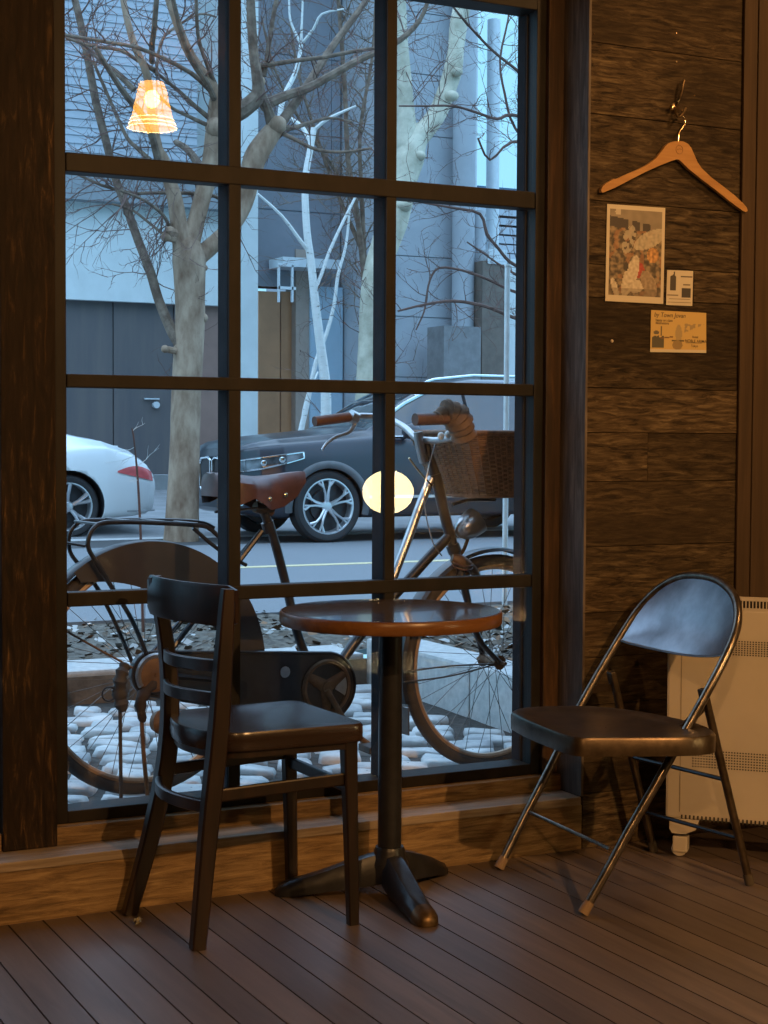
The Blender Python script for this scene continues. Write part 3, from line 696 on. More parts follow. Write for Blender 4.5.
# ================================================================== OUTSIDE: ground
M['stone'] = simple('cobble_stone', (.24, .25, .25), .55, col2=(.56, .56, .54), scale=5, bump=.6, spec=.5, detail=8)
M['soil'] = simple('joint_soil', (.018, .015, .012), .95, col2=(.05, .044, .036), scale=30, bump=.6)
M['mulch'] = simple('planting_soil', (.05, .04, .03), .95, col2=(.16, .14, .11), scale=25, bump=.8)
M['kerb'] = simple('kerb_granite', (.38, .38, .37), .6, col2=(.5, .5, .48), scale=30, bump=.15)
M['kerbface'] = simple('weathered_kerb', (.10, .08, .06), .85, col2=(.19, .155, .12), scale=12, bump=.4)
M['asphalt'] = simple('asphalt', (.17, .18, .19), .75, var=.12, scale=60, bump=.2)
M['gutter'] = simple('gutter_stone', (.05, .05, .05), .8, var=.2, scale=20)
M['paver'] = simple('far_pavers', (.25, .255, .26), .7, var=.15, scale=3)
M['paint'] = simple('road_paint', (.62, .52, .30), .6, var=.1, scale=30)
M['concrete_line'] = simple('gutter_concrete', (.50, .50, .49), .7, var=.1)
def sm(t): t = max(0, min(1, t)); return t*t*(3-2*t)
def gz(x, y): return lerp(.168-.041*(max(-1, min(5, x))-1.45), .12, sm((y-4.9)/1.4))
mb = MB(); mb.grid([[Vector((x_*.5-3, y_*.25+4.16, gz(x_*.5-3, y_*.25+4.16)-.022)) for x_ in range(30)] for y_ in range(12)], smooth=True)
struct(mb.build('sidewalk_ground', M['soil']))
mb = MB(); rs = random.Random(3)
A_ = radians(-24); ca_, sa_ = cos(A_), sin(A_); O_ = Vector((1.5, 5.3, 0))
v = -2.6
while v < 2.6:
    h = .125+rs.random()*.055; u = -3.6+rs.random()*.25
    while u < 3.6:
        L = .13+rs.random()*.11; cu_, cv_ = u+L/2, v+h/2+rs.uniform(-.012, .012)
        cx, cy = O_.x+cu_*ca_-cv_*sa_, O_.y+cu_*sa_+cv_*ca_
        if -1.2 < cx < 3.08 and 4.29 < cy < 6.36:
            zc = gz(cx, cy)+rs.uniform(-.008, .006); tx, ty = rs.uniform(-.07, .07), rs.uniform(-.07, .07)
            corner = [(sx*(L/2-.008)*rs.uniform(.82, 1), sy*(h/2-.009)*rs.uniform(.80, 1)) for sx, sy in ((1, 1), (-1, 1), (-1, -1), (1, -1))]
            base = []
            for k in range(4):
                a, b = corner[k], corner[(k+1) % 4]
                for t in (.12, .5, .88): q = rs.uniform(.95, 1.03); base.append(((a[0]+(b[0]-a[0])*t)*q, (a[1]+(b[1]-a[1])*t)*q))
            rows = []
            bump_ = [rs.uniform(-.004, .004) for _ in range(12)]
            for s_, dz in ((1.02, -.045), (1, -.014), (.93, 0), (.6, .004), (.3, .005), (.04, .006)):
                rw_ = []
                for n_, (bx_, by_) in enumerate(base):
                    px_, py_ = bx_*s_, by_*s_
                    rw_.append(Vector((cx+px_*ca_-py_*sa_, cy+px_*sa_+py_*ca_, zc+dz+px_*tx+py_*ty+(bump_[n_] if .5 < s_ < 1 else 0))))
                rows.append(rw_)
            mb.grid(rows, closed_u=True)
        u += L+.004
    v += h+.004
struct(mb.build('cobble_paving', M['stone'], fix=False))
# planting strip with kerbs
mb = MB()
x = -2.0
while x < 3.19:
    mb.box(x, min(x+.9, 3.19)-.006, 6.45, 6.78, .05, .235, bev=.012); x += .9
ks = mb.build('kerb_front', M['kerb']); struct(ks)
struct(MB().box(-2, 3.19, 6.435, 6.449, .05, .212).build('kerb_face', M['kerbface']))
mb = MB(); y = 4.62
while y < 6.0: mb.box(3.2, 3.42, y, y+.92, .0, .30, bev=.015); y += .926
struct(mb.build('kerb_side', M['kerb']))
mb = MB(); mb.box(3.42, 7, 4.62, 4.85, 0, .30, bev=.012); struct(mb.build('kerb_road', M['kerb']))
def mz(x, y, b): return (b-.11*sm((y-7.2)/2))+.035*mn.noise((x*3, y*3, 0))+.02*mn.noise((x*9, y*9, 2))
def gridz(x0, x1, y0, y1, st, b): return [[Vector((lerp(x0, x1, i/int((x1-x0)/st)), lerp(y0, y1, j/int((y1-y0)/st)), mz(lerp(x0, x1, i/int((x1-x0)/st)), lerp(y0, y1, j/int((y1-y0)/st)), b))) for i in range(int((x1-x0)/st)+1)] for j in range(int((y1-y0)/st)+1)]
mb = MB(); mb.grid(gridz(-2, 7, 6.78, 9.44, .08, .19)); mb.grid(gridz(3.42, 7, 4.85, 6.86, .08, .25)); struct(mb.build('planting_bed', M['mulch']))
mb = MB(); rs = random.Random(11)
for _ in range(4600):
    if rs.random() < .55: x, y, b = rs.uniform(-1, 6), rs.uniform(6.8, 9.4), .19
    else: x, y, b = rs.uniform(3.45, 5.6), rs.uniform(4.9, 6.8), .25
    z = mz(x, y, b)+.006; s_ = rs.uniform(.015, .04); a = rs.uniform(0, 2*pi); t1, t2 = rs.uniform(-.5, .5), rs.uniform(-.5, .5)
    q = [Vector((x+s_*cos(a+k*pi/2)*(1 if k % 2 else .6), y+s_*sin(a+k*pi/2)*(1 if k % 2 else .6), z+s_*(t1*cos(k*pi/2)+t2*sin(k*pi/2)))) for k in range(4)]
    mb.cm = 0 if rs.random() < .65 else (1 if rs.random() < .6 else 2); mb.add(q, [(0, 1, 2, 3)])
lt = mb.build('leaf_litter', [simple('litter_dark', (.10, .075, .05), .8), simple('litter_pale', (.42, .42, .40), .7), simple('litter_rust', (.22, .12, .06), .8)], fix=False)
tag(lt, 'scattered dry leaves and chips lying over the planting strip soil', 'leaf litter', kind='stuff')
# road, line, gutter, far pavement
RZ = .10
mb = MB(); mb.box(-30, 40, 9.3, 15.35, -.2, RZ); struct(mb.build('road', M['asphalt']))
MB().box(-30, 40, 12.52, 12.66, RZ-.01, RZ+.004).build('road_line', M['paint']); struct(bpy.data.objects['road_line'])
struct(MB().box(-30, 40, 15.35, 16.42, -.2, RZ-.001).build('gutter', M['gutter']))
struct(MB().box(-30, 40, 16.42, 16.68, -.2, RZ+.004).build('gutter_edge', M['concrete_line']))
mb = MB(); mb.add([(-30, 16.68, RZ), (45, 16.68, RZ), (45, 23.0, .40), (-30, 23, .40)], [(0, 1, 2, 3)])
mb.add([(-30, 23, .40), (45, 23, .40), (45, 60, .40), (-30, 60, .40)], [(0, 1, 2, 3)]); struct(mb.build('far_pavement', M['paver']))
# dried leaves lying against the outside of the glass
for i, (x, y, L, W, a, rz, wh) in enumerate([(170, 797, .075, .05, .1, .5, 'left one, below the rear bicycle wheel'), (471, 766, .06, .035, -.5, .3, 'below the front bicycle wheel'), (505, 762, .075, .055, .5, .6, 'rightmost, in the bottom right corner of the window'), (432, 772, .06, .03, .1, .2, 'flat one beside the table pole')]):
    c = aty(x, y, 4.225); c.z = max(c.z-.02, gz(c.x, c.y)+.012)
    leaf('dried_leaf', c, L, W, a, M['leafb'], 'curled brown dried leaf outside the glass, '+wh, .018, group='dried leaves against the glass', rz=rz)

# ================================================================== BUILDINGS ACROSS THE STREET
M['siding'] = simple('blue_grey_siding', (.36, .41, .46), .6, var=.06, scale=2)
M['white_wall'] = simple('pale_render', (.56, .62, .62), .7, var=.05, scale=3)
M['dark_clad'] = simple('dark_timber_cladding', (.085, .08, .085), .6, col2=(.12, .105, .10), scale=1.2, stretch=(3, 3, .4))
M['red_clad'] = simple('reddish_cladding', (.24, .15, .12), .6, var=.1, scale=2)
M['beam'] = simple('grey_beam', (.22, .25, .27), .6, var=.08)
M['panel'] = simple('grey_panels', (.20, .22, .25), .6, var=.1, scale=1.5)
M['concrete'] = simple('concrete_panels', (.33, .36, .39), .75, var=.07, scale=2)
M['brown_door'] = simple('brown_doorway', (.40, .20, .095), .5, var=.12, scale=2)
M['taupe'] = simple('taupe_frame', (.36, .29, .24), .6, var=.06)
M['bluewall'] = simple('light_blue_wall', (.36, .50, .60), .6, var=.04, scale=2)
M['lightmetal'] = simple('pale_metal', (.55, .60, .63), .4, metal=.2, var=.05)
M['base'] = simple('grey_plinth', (.20, .21, .21), .7, var=.08)
FB = 23.0
def bx(mb, x0, x1, y0, y1, Y, th=.4, bev=0):
    """box on the plane Y between image columns and rows"""
    a = aty(x0, y1, Y); b = aty(x1, y0, Y)
    mb.box(a.x, b.x, Y, Y+th, a.z, b.z); return mb
b1 = thing('building', aty(150, 491, FB), 'low building with dark timber doors below a pale band and blue-grey siding', 'building')
mb = MB(); X0 = aty(-150, 437, FB).x; X1 = aty(196, 437, FB).x; x = X0; zb0, zb1 = .62, aty(150, 291, FB).z
while x < X1-.05: mb.box(x, min(x+.93, X1)-.02, FB, FB+.2, zb0, zb1); x += .93
mb.box(X0, X1, FB+.03, FB+.2, zb0, zb1); mb.build('timber_cladding', M['dark_clad'], b1)
mb = MB(); x = X1; X2 = aty(241, 437, FB).x
while x < X2-.05: mb.box(x, min(x+.62, X2)-.015, FB-.01, FB+.2, zb0, zb1); x += .62
tag(mb.build('timber_cladding', M['red_clad'], b1), 'reddish cladding right of the tree trunk')
MB().box(X0, X2, FB-.05, FB+.2, .30, zb0-.01).build('plinth', M['base'], b1)
hx = aty(155, 405, FB)
MB().box(hx.x-.18, hx.x+.05, FB-.06, FB-.02, hx.z+.08, hx.z+.10).tube([hx+Vector((0, -.08, 0)), hx], .05, 12).build('door_handle', M['lightmetal'], b1)
mb = MB(); bx(mb, -150, 258, 183, 289.5, FB-.15); mb.build('pale_band', M['white_wall'], b1)
mb = MB(); bx(mb, -150, 240, 166, 182.5, FB-.4, .6); mb.build('beam', M['beam'], b1)
mb = MB(); a = aty(197, 165, FB+.3)
z = aty(150, 166, FB+.3).z
while z < 9: mb.add([(X0, FB+.285, z), (a.x, FB+.285, z), (a.x, FB+.3, z+.12), (X0, FB+.3, z+.12), (X0, FB+.3, z), (a.x, FB+.3, z)], [(0, 1, 2, 3), (0, 1, 5, 4)]); z += .12
mb.box(X0, a.x, FB+.3, FB+.7, aty(150, 166, FB+.3).z, 9); mb.build('lap_siding', M['siding'], b1)
mb = MB(); bx(mb, 241, 258.5, -60, 436, FB-.22); mb.build('pale_pier', M['white_wall'], b1)
mb = MB(); bx(mb, 194, 254, -60, 166, FB+.75); mb.build('rear_wall', M['white_wall'], b1)
XR = aty(396, 437, 21.5).x
b2 = thing('building', aty(310, 480, FB+.6), 'grey panelled building with a brown doorway and a small pale canopy', 'building')
mb = MB(); F2 = FB+.4
xa, xb_ = aty(258.5, 0, F2).x, XR-.03; z0_ = aty(300, 288, F2).z; x = xa; i = 0
while x < xb_:
    z = z0_
    while z < 9: mb.box(x, min(x+1.25, xb_)-.012, F2, F2+.3, z, z+1.18); z += 1.2
    x += 1.25
mb.box(xa, xb_, F2+.02, F2+.4, z0_, 9); mb.build('grey_panels', M['panel'], b2)
mb = MB(); bx(mb, 258.5, 280, 292, 470, F2+.05); bx(mb, 280.5, 295, 292, 470, F2+.12); mb.build('doorway', M['brown_door'], b2)
mb = MB(); bx(mb, 295.5, 310, 250, 470, F2-.05); mb.build('door_surround', M['taupe'], b2)
mb = MB(); a_ = aty(310.5, 286, F2-.1); mb.box(a_.x, XR-.03, F2-.1, F2+.3, .3, a_.z); mb.build('blue_wall', M['bluewall'], b2)
mb = MB(); bx(mb, 283, 341, 260, 266, F2-.6, .55); mb.build('canopy', M['lightmetal'], b2)
mb = MB()
for xx in (278.5, 292): bx(mb, xx, xx+1.6, 265, 302, F2-1.3, .05)
bx(mb, 278.5, 296, 264, 266, F2-1.3, .05); bx(mb, 278.5, 296, 287, 289, F2-1.3, .05); mb.build('canopy_frame', M['lightmetal'], b2)
b3 = thing('building', aty(430, 480, 21), 'tall concrete building on the right with round columns and rows of panels', 'building')
F3 = 21.5
mb = MB(); xa, xb_ = aty(396, 0, F3).x, aty(470, 0, F3).x; x = xa
while x < xb_:
    z = .3
    while z < 10: mb.box(x, min(x+1.3, xb_)-.012, F3, F3+.3, z, z+.885); z += .9
    x += 1.3
mb.box(XR, xb_, F3+.03, F3+5, .3, 10); mb.build('concrete_wall', M['concrete'], b3)
mb = MB()
for xx, r_ in ((462, .17), (477, .10)):
    p = aty(xx, 437, F3-.25); mb.tube([(p.x, p.y, .3), (p.x, p.y, 9 if xx < 470 else 4.6)], r_, 20)
mb.build('column', M['concrete'], b3)
mb = MB(); bx(mb, 443, 481, 327, 470, F3-1.0, .5); mb.build('utility_box', simple('dull_grey_box', (.17, .175, .18), .6), b3)
mb = MB(); bx(mb, 481, 507, 262, 470, F3-.6, .5); mb.build('brown_pier', simple('brown_pier', (.13, .105, .085), .6), b3)
mb = MB()
for k in range(5): bx(mb, 488, 507, 250+k*3, 251.6+k*3, F3-.62, .4)
mb.build('louvres', M['lightmetal'], b3)
mb = MB(); bx(mb, 508, 560, 262, 470, F3-.2, .5); mb.build('pale_wall', M['white_wall'], b3)
mb = MB(); p = aty(494, 20, F3+.8); mb.tube([(p.x, p.y, .3), (p.x, p.y, p.z)], .105, 18); p = aty(476.5, 0, F3+.5); mb.tube([(p.x, p.y, .3), (p.x, p.y, 10)], .03, 10); mb.build('downpipe', M['lightmetal'], b3)
b4 = thing('building', aty(505, 437, 40), 'distant blue office block seen low between the concrete building and the sky', 'building')
mb = MB(); bx(mb, 470, 600, 196, 470, 40, 3); mb.build('block', simple('far_blue_glass', (.035, .10, .17), .6), b4)
mb = MB()
for k in range(8): bx(mb, 470, 600, 205+k*9, 206.5+k*9, 39.9, .1)
mb.build('floor_bands', M['siding'], b4)
# white post at the planting strip
p = aty(505.5, 500, 8.3)
po_ = MB().tube([(p.x, p.y, .2), (p.x, p.y, aty(505.5, 266, 8.3).z)], .0165, 12).lathe([(0, .012), (.019, .01), (.02, 0), (0, 0)], Matrix.Translation((p.x, p.y, aty(505.5, 266, 8.3).z)), 12).build('sign_post', simple('white_post_paint', (.62, .66, .66), .45), loc=(p.x, p.y, .2))
tag(po_, 'slim white metal post standing in the planting bed behind the bicycle basket', 'post')
# ================================================================== TREES
M['bark'] = simple('mottled_plane_bark', (.17, .10, .06), .85, col2=(.40, .29, .20), scale=6, bump=.5, detail=6, stretch=(1, 1, .45))
M['barkd'] = simple('dark_branch_bark', (.10, .066, .045), .85, col2=(.22, .165, .12), scale=10, bump=.3)
M['birch'] = simple('white_birch_bark', (.62, .64, .62), .7, col2=(.70, .72, .70), scale=14, bump=.1)
nt_ = M['birch'].node_tree
cr_ = [n for n in nt_.nodes if n.type == 'VALTORGB'][0]; el = cr_.color_ramp.elements.new(.30); el.color = (.12, .11, .10, 1); cr_.color_ramp.elements[0].color = (.10, .09, .08, 1)
[n for n in nt_.nodes if n.type == 'MAPPING'][0].inputs['Scale'].default_value = (.6, .6, 2.2)
M['platan'] = simple('smooth_plane_bark', (.34, .32, .24), .75, col2=(.60, .57, .45), scale=4, bump=.25, detail=6)
M['twigr'] = simple('reddish_twig', (.13, .075, .06), .8, var=.2)
def poly(pts, Y, yv=0, rs=None):
    """image polyline (x, y, radius px) on plane Y, drifting by yv in depth -> world points, radii"""
    out = []; rr = []; n = len(pts)
    for i, q in enumerate(pts):
        p = aty(q[0], q[1], Y+yv*i/max(1, n-1)); out.append(p); rr.append(q[2]*pxw(p))
    P = smoothpath(out, 3); R_ = rlist(rr, 3)
    return P, R_
def twigs(mb, paths, rs, per_m, L, r0, droop=0., spread=1., sub=2, n=4, ymin=-9, maxdy=.8):
    for P, R_ in paths:
        for i in range(len(P)-1):
            seg = (P[i+1]-P[i]); k = per_m*seg.length; k = int(k)+(1 if rs.random() < k-int(k) else 0)
            for _ in range(k):
                p = P[i].lerp(P[i+1], rs.random()); t = seg.normalized()
                d = (t*.55+Vector((rs.gauss(0, 1), rs.gauss(0, .55), rs.gauss(.15, .8)-droop))*spread).normalized()
                def grow(p, d, l, r, lev):
                    pts = [p]; st = 5 if lev == 0 else 4; rad = [r]
                    for s_ in range(st):
                        d = (d+Vector((rs.gauss(0, .22), rs.gauss(0, .15), rs.gauss(.02, .2)-droop*.1))).normalized()
                        q = pts[-1]+d*(l/st); pts.append(q); rad.append(r*(1-.75*(s_+1)/st))
                        if lev < sub and rs.random() < .75:
                            dd = (d+Vector((rs.gauss(0, .8), rs.gauss(0, .4), rs.gauss(.1, .7)))).normalized(); grow(q, dd, l*rs.uniform(.3, .6), r*.6, lev+1)
                    mb.tube(pts, rad, n if lev == 0 else 3, cap=False)
                grow(p, d, L*rs.uniform(.5, 1.2), min(r0, R_[i]*.6), 0)
rs = random.Random(5)
TYY = 16.03
t1 = thing('plane_tree', atz(181, 541, .1), 'bare pruned tree with mottled brown trunk standing between the white and the dark car', 'tree')
trunk = [(181, 542, 18), (182, 520, 17), (183.5, 480, 15.5), (185, 440, 15), (186, 400, 15), (188, 360, 15), (190, 320, 15), (190, 300, 15), (189.5, 275, 16), (189, 258, 17), (186, 244, 14), (184, 236, 8)]
P, R_ = poly(trunk, TYY); mb = MB(); mb.tube(P, R_, 14)
for k in ((166, 237, 5), (165, 349, 4), (205, 268, 3), (202, 300, 2.5), (203, 318, 5), (170, 232, 6), (277, 125, 9.5), (252, 103, 8), (259, 82, 6.5), (216, 128, 11)):
    c = aty(k[0], k[1], TYY-.05); r_ = k[2]*pxw(c); mb.lathe([(0, r_)]+[(r_*sin(a*pi/6)*(1+.1*rs.random()), r_*cos(a*pi/6)) for a in range(1, 6)]+[(0, -r_)], Matrix.Translation(c), 10)
    if k[0] < 212 and k[2] < 8: mb.tube([c, aty(187, k[1]+4, TYY)], [r_*.8, r_], 8)

br = [
 [(184, 248, 12), (179, 225, 9), (175, 200, 8), (170, 182, 7), (164, 160, 6), (158, 148, 5), (152, 115, 4.5), (147, 75, 4), (135, 47, 3.8), (127, 19, 3.4), (121, -12, 3)],
 [(188, 248, 12), (196, 222, 9), (203, 195, 9), (211, 165, 10), (215, 140, 11), (217, 105, 9), (214, 89, 6), (191, 56, 5), (177, 23, 4.4), (166, -10, 4)],
 [(188, 266, 11), (202, 254, 9), (216, 242, 8.5), (232, 226, 8), (244, 204, 9), (249, 180, 11), (255, 158, 12), (265, 142, 11), (276, 127, 9)],
 [(216, 130, 9), (228, 118, 9), (242, 110, 9), (256, 98, 8), (258, 84, 6), (252, 40, 4.4), (250, -10, 3.8)],
 [(274, 130, 7), (268, 110, 5), (262, 95, 4.6), (256, 70, 4.2), (253, 30, 3.8), (251, -10, 3.5)],
 [(278, 128, 6), (290, 110, 5), (307, 86, 4.4), (322, 62, 4), (340, 36, 3.6), (358, 12, 3.2), (372, -8, 3)],
 [(262, 106, 6.5), (285, 96, 4.8), (308, 88, 4.4), (330, 76, 4), (355, 62, 3.6), (374, 53, 3.3), (400, 40, 3), (420, 20, 2.4), (430, -5, 2)],
 [(258, 66, 2.6), (274, 64, 2.4), (300, 60, 2.2), (325, 57, 2.1), (350, 52, 2), (376, 48, 1.8)],
 [(264, 76, 2.6), (268, 52, 2.6), (272, 24, 2.4), (278, -8, 2.2)],
 [(276, 126, 4), (292, 128, 2.6), (306, 124, 2), (330, 118, 1.4), (352, 122, 1)],
 [(280, 132, 2.8), (296, 140, 2), (318, 150, 1.7), (345, 152, 1.5), (372, 148, 1.2)],
 [(180, 345, 6), (173, 333, 6), (166, 318, 5.4), (158, 298, 5), (150, 271, 5), (138, 240, 4.6), (126, 206, 4.4), (115, 177, 4.2), (107, 145, 4.2), (96, 102, 4.2), (88, 59, 4), (81, 25, 3.8), (73, -8, 3.6)],
 [(212, 92, 3), (191, 73, 2.4), (154, 54, 2.1), (130, 46, 2), (107, 42, 2), (65, 35, 1.6)],
 [(154, 70, 2.6), (137, 60, 2), (107, 66, 0), ][:2]+[(120, 50, 1.8), (92, 46, 1.6), (66, 38, 1.4)],
 [(134, 90, 3), (120, 76, 2.8), (107, 66, 2.5), (95, 55, 2.3), (83, 44, 2.1), (64, 34, 1.8)],
 [(158, 160, 4), (150, 130, 3.8), (140, 112, 3.6), (128, 98, 3.2), (114, 78, 2.8), (95, 47, 2.4)],
 [(150, 160, 2.6), (137, 148, 2.2), (126, 136, 2), (109, 98, 1.8), (93, 61, 1.6)],
 [(216, 128, 2.8), (205, 124, 2.4), (188, 116, 2), (172, 108, 1.7), (160, 96, 1.2)],
 [(214, 122, 3), (196, 107, 2.4), (182, 94, 2.1), (168, 82, 1.9), (150, 68, 1.6), (132, 56, 1.3)],
 [(152, 62, 2.8), (152, 45, 3), (154, 30, 2.8), (157, -6, 2.6)],
 [(216, 104, 3.4), (208, 85, 3), (193, 61, 2.8), (182, 35, 2.6), (172, -5, 2.4)],
 [(215, 84, 2.6), (206, 62, 2), (198, 35, 2), (196, -6, 1.8)],
 [(156, 75, 1.6), (161, 42, 1.5), (177, 26, 1.4), (200, 14, 1.2), (216, 17, 1)],
 [(169, 226, 2), (163, 215, 1.8), (150, 204, 1.6), (135, 196, 1.4), (118, 190, 1.1)],
 [(172, 240, 1.6), (163, 234, 1.6), (148, 222, 1.4), (132, 210, 1.3), (112, 204, 1)],
 [(222, 200, 1.8), (210, 195, 1.8), (185, 193, 1.8), (150, 193, 1.7), (132, 193, 1.6), (101, 185, 1.5), (76, 173, 1.3)],
 [(205, 175, 5), (199, 165, 4.4), (188, 150, 3.6), (176, 142, 3)],
]
paths = []; tb_ = mb; mb = MB()
for i, b in enumerate(br):
    P, R_ = poly(b, TYY, yv=rs.uniform(-.8, .8) if i > 2 else 0); paths.append((P, R_)); (tb_ if i < 3 else mb).tube(P, R_, 10 if i < 3 else 8)
tb_.build('trunk', M['bark'], t1); mb.build('branches', M['barkd'], t1)
mb = MB(); twigs(mb, paths[3:], rs, 4.2, .7, .009, spread=1.0)
twigs(mb, paths[11:12]+paths[23:26], rs, 6.0, .95, .008, droop=.35, spread=1.1)
tag(mb.build('twigs', M['twigr'], t1, fix=False), kind='stuff')
# birches
def birch(nm, base, stems, limbs, label, Y):
    t = thing('birch_tree', base, label, 'tree', None)
    ps = []; mb = MB()
    for s_ in stems: P, R_ = poly(s_, Y, 0); mb.tube(P, R_, 9); ps.append((P, R_))
    mb.build('trunk', M['birch'], t); mb = MB(); q = []
    for s_ in limbs: P, R_ = poly(s_, Y, rs.uniform(-.5, .5)); mb.tube(P, R_, 7); q.append((P, R_))
    if limbs: mb.build('branches', M['birch'], t)
    mb = MB(); twigs(mb, q+ps[:1], rs, 2.2, .6, .007); tag(mb.build('twigs', M['twigr'], t, fix=False), kind='stuff')
birch('', aty(327, 500, 19.5), [[(326, 505, 6), (326, 440, 5.6), (326, 394, 5.4), (324, 370, 5), (320, 341, 4.8), (315, 300, 4.4), (311, 261, 4), (307, 232, 3.8), (305, 192, 3.6), (306, 173, 3.4), (311, 146, 3.2), (314, 128, 3)]],
      [[(312, 146, 2.4), (303, 128, 2.2), (290, 118, 2)], [(279, 130, 2.4), (281, 108, 2.8), (286, 92, 2.6), (294, 76, 2.4), (299, 60, 2.2), (301, 44, 2)], [(301, 44, 1.8), (295, 32, 1.4), (290, 18, 1.2), (289, -6, 1)], [(301, 42, 1.6), (302, 20, 1.2), (303, -6, 1)], [(303, 42, 1.6), (314, 28, 1.4), (322, 14, 1.2), (344, 9, .8)], [(314, 130, 2), (326, 120, 1.8), (342, 112, 1.4), (356, 106, 1)], [(308, 250, 2.4), (300, 240, 2), (282, 216, 1.6), (258, 194, 1.3)], [(317, 286, 2), (323, 270, 1.8), (330, 250, 1.7), (342, 224, 1.6), (352, 204, 1.4), (359, 190, 1.2)]],
      'slender white-barked birch rising above the dark car bonnet, the straighter of the two', 19.5)
birch('', aty(300, 500, 19.9), [[(298, 505, 3.4), (299, 450, 3.2), (301, 431, 3), (307, 404, 2.8), (313, 375, 2.4), (318, 355, 2.2), (326, 335, 2), (334, 305, 1.8), (338, 275, 1.7), (346, 245, 1.4), (350, 205, 1.2)]], [[(301, 430, 2), (306, 400, 1.4), (318, 372, 1)]],
      'thin leaning birch stem just left of the taller white-barked birch', 19.9)
# large pale plane tree
t3 = thing('plane_tree', aty(369, 500, 18.6), 'large pale smooth-barked tree forking behind the right mullion', 'tree')
mb = MB(); ps = []
for s_ in ([(366, 510, 16), (369, 440, 15), (369, 400, 14), (371, 350, 13), (373, 300, 13), (377, 270, 13), (385, 245, 14), (393, 222, 15), (399, 200, 14), (403, 180, 14), (408, 160, 16), (414, 140, 14), (426, 129, 10), (438, 112, 9.5), (446, 92, 9), (453, 70, 9.5), (456, 48, 8), (459, 22, 9), (466, -12, 8)],
           [(408, 158, 13), (406, 130, 11), (405, 104, 9), (404, 73, 7), (402, 42, 6), (400, -10, 5.5)]):
    P, R_ = poly(s_, 18.6, 0); mb.tube(P, R_, 14); ps.append((P, R_))
for k in ((419, 156, 7), (404, 205, 9), (452, 96, 7), (457, 72, 6)):
    c = aty(k[0], k[1], 18.45); r_ = k[2]*pxw(c); mb.lathe([(0, r_*.8)]+[(r_*sin(a*pi/6), r_*.8*cos(a*pi/6)) for a in range(1, 6)]+[(0, -r_*.8)], Matrix.Translation(c), 10)
mb.build('trunk', M['platan'], t3)
mb = MB(); twigs(mb, ps, rs, 3.0, .9, .008, droop=.1); tag(mb.build('twigs', M['twigr'], t3, fix=False), kind='stuff')
# near street tree whose trunk is hidden by the window jamb, its branches reach in from the right
Yn = 10.5
t4 = thing('young_tree', aty(600, 560, Yn), 'young tree with thin reddish branches reaching in from the right edge of the window', 'tree')
tp = aty(600, 300, Yn); mb = MB(); mb.tube(smoothpath([(tp.x, Yn, .18), (tp.x+.05, Yn, 1.2), (tp.x-.02, Yn+.05, 2.4), (tp.x+.03, Yn, 3.8), (tp.x, Yn, 4.6)], 4), [.06]*17, 10); mb.build('trunk', M['barkd'], t4)
bb = [[(598, 140, 3), (560, 128, 2.2), (513, 115, 1.8), (497, 119, 1.6), (475, 112, 1.4), (453, 106, 1.2), (425, 106, 1), (399, 106, .8)],
      [(598, 120, 3), (550, 95, 2.2), (513, 67, 1.7), (492, 50, 1.5), (470, 27, 1.3), (451, 4, 1.1), (444, -8, 1)],
      [(599, 300, 3), (560, 285, 2), (530, 272, 1.8), (510, 262, 1.8), (498, 248, 1.7), (487, 234, 1.7), (480, 214, 1.6), (454, 208, 1.3), (430, 204, 1), (410, 200, .7)],
      [(599, 330, 3), (550, 305, 2), (510, 290, 1.5), (487, 279, 1.4), (461, 270, 1.3), (439, 268, 1.2), (430, 280, 1.1), (426, 300, 1), (424, 312, .9), (416, 330, .7)],
      [(599, 345, 3), (550, 330, 2.2), (512, 317, 1.8), (495, 310, 1.7), (480, 305, 1.7), (454, 301, 1.6), (427, 304, 1.3), (398, 311, 1)],
      [(598, 220, 2.8), (550, 170, 2), (515, 128, 1.5), (505, 95, 1.4), (500, 60, 1.2), (508, 20, 1), (510, -6, .9)],
      [(598, 190, 2.8), (550, 150, 2), (512, 142, 1.5), (490, 160, 1.2), (478, 138, 1)],
      [(599, 290, 2.6), (540, 285, 1.7), (505, 268, 1.2), (486, 255, 1), (467, 242, .8)]]
mb = MB(); q = []
for s_ in bb: P, R_ = poly(s_, Yn, rs.uniform(-.3, .3)); mb.tube(P, R_, 6); q.append((P, R_))
mb.build('branches', M['twigr'], t4)
mb = MB(); twigs(mb, q, rs, 9, .36, .004, sub=2); tag(mb.build('twigs', M['twigr'], t4, fix=False), kind='stuff')
# trees further back along the street, filling the upper middle panes with fine branches
t5 = thing('bare_tree', aty(345, 480, 20.3), 'dark bare tree with a dense fan of fine branches behind the birches', 'tree')
mb = MB(); q = []
for s_ in ([(368, 490, 5), (367, 400, 4), (366, 300, 3.6), (358, 220, 3), (348, 160, 2.6), (345, 90, 2.4), (338, -5, 2)], [(364, 260, 3), (362, 200, 2.4), (360, 130, 2), (372, 60, 1.6), (376, -5, 1.4)], [(362, 250, 2.6), (336, 190, 2), (318, 140, 1.8), (300, 80, 1.5), (290, 20, 1.2)], [(354, 200, 2), (328, 160, 1.8), (300, 120, 1.5), (275, 70, 1.2), (262, 20, 1)]):
    P, R_ = poly(s_, 20.3, rs.uniform(-.3, .3)); mb.tube(P, R_, 8); q.append((P, R_))
mb.build('trunk', M['barkd'], t5)
mb = MB(); twigs(mb, q, rs, 7, .8, .010, sub=3); tag(mb.build('twigs', M['barkd'], t5, fix=False), kind='stuff')
